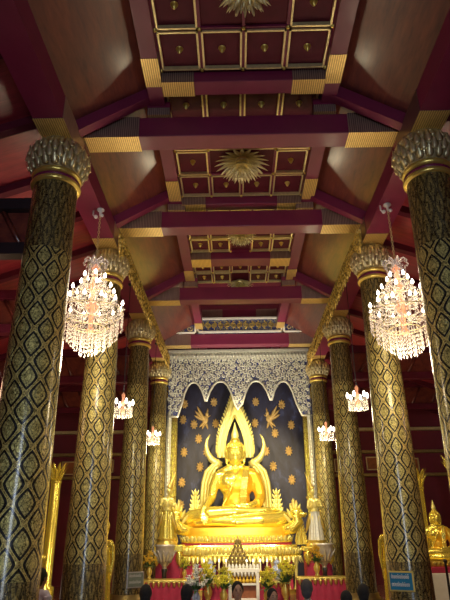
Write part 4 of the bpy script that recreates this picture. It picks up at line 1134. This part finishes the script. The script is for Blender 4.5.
person(.80,8.3,0,-.3,'kneeling person with grey hair and light blue shirt',(.28,.45,.60),grey=True,sc=.925)
person(1.22,7.8,0,.2,'person with dark hair, left one of two heads before the third right column',(.05,.05,.06),sc=.83,long=True)
person(1.50,8.1,0,-.2,'person with dark hair and navy top, right one of two heads before third right column',(.04,.06,.16),sc=.88)
person(-2.66,6.95,.0,-.2,'person with black hair and yellow patterned top, right of the nearest left column',(.55,.42,.08),sc=1.14)
person(-3.02,9.1,.0,-.6,'person in lavender white top in the left aisle before the gilt post',(.62,.58,.78),sc=1.05)
# ------------------------------------------------------------------ right aisle stanchion
t=thing('barrier_post','thin dark barrier post in the right aisle before the white plinth','post',(3.45,10.6,0))
m=MB(); m.lathe([(.16,0),(.16,.02),(.05,.05),(.022,.08),(.02,.95),(.035,.97),(.03,1.0),(.0,1.02)],18); m.build('post',BLACK,t)
# ------------------------------------------------------------------ lights
def area(name,loc,rot,sx,sy,e,col,spread=None):
    l=bpy.data.lights.new(name,'AREA'); l.shape='RECTANGLE'; l.size=sx; l.size_y=sy; l.energy=e; l.color=col
    if spread: l.spread=spread
    o=bpy.data.objects.new(name,l); link(o); o.location=loc; o.rotation_euler=rot; return o
area('door_daylight',(0,-3.9,2.2),(PI/2-.25,0,0),1.3,3.8,120,(.70,.82,1.0),2.3)
def spot(loc,target,e,ang,col,size=.15):
    l=bpy.data.lights.new('altar_and_fill_spot','SPOT'); l.energy=e; l.spot_size=ang; l.spot_blend=.6; l.color=col; l.shadow_soft_size=size
    o=bpy.data.objects.new('altar_and_fill_spot',l); link(o); o.location=loc
    d=Vector(target)-Vector(loc); o.rotation_euler=d.to_track_quat('-Z','Y').to_euler(); return o
spot((-1.5,12.6,5.9),(-.3,16.6,2.6),950,1.0,(1,.80,.42))
spot((1.5,12.6,5.9),(.2,16.6,2.6),950,1.0,(1,.80,.42))
spot((0,11.5,1.9),(-.1,16.6,2.6),520,.8,(1,.80,.42),.4)
spot((-1.2,13.2,6.0),(-1.3,15.4,1.0),260,1.0,(1,.85,.55)); spot((1.2,13.2,6.0),(1.4,15.4,1.0),260,1.0,(1,.85,.55))
spot((0,14.4,2.2),(0,16.1,6.0),420,1.6,(1,.92,.75),.3)
spot((-.9,10.5,4.6),(-1.0,14.2,.6),520,.75,(1,.84,.55),.25)  # added pair of fill spots, brightens the lower altar
spot((.9,10.5,4.6),(1.0,14.2,.6),520,.75,(1,.84,.55),.25)
for s in (-1,1):
    spot((s*3.6,11.4,4.4),(s*4.4,13.7,1.3),160,.9,(1,.78,.42))
    l=bpy.data.lights.new('aisle_glow','POINT'); l.energy=22; l.color=(1,.60,.34); l.shadow_soft_size=.3
    o=bpy.data.objects.new('aisle_glow',l); link(o); o.location=(s*4.4,8.0,3.4)
spot((0,12.9,3.4),(0,15.2,7.1),260,.9,(1,.86,.66),.3)  # added upward fill for the dark ridge board and panel
area('nave_bounce',(0,10.0,.9),(PI,0,0),2.6,7.0,22,(1,.66,.45))
w=bpy.data.worlds.new('world'); SC.world=w; w.use_nodes=True; w.node_tree.nodes['Background'].inputs[0].default_value=(.5,.55,.7,1); w.node_tree.nodes['Background'].inputs[1].default_value=.25
SC.view_settings.view_transform='Standard'; SC.view_settings.look='None'; SC.view_settings.exposure=.1; SC.view_settings.gamma=1.08
SC.cycles.use_denoising=True
SC.cycles.max_bounces=6; SC.cycles.sample_clamp_indirect=6
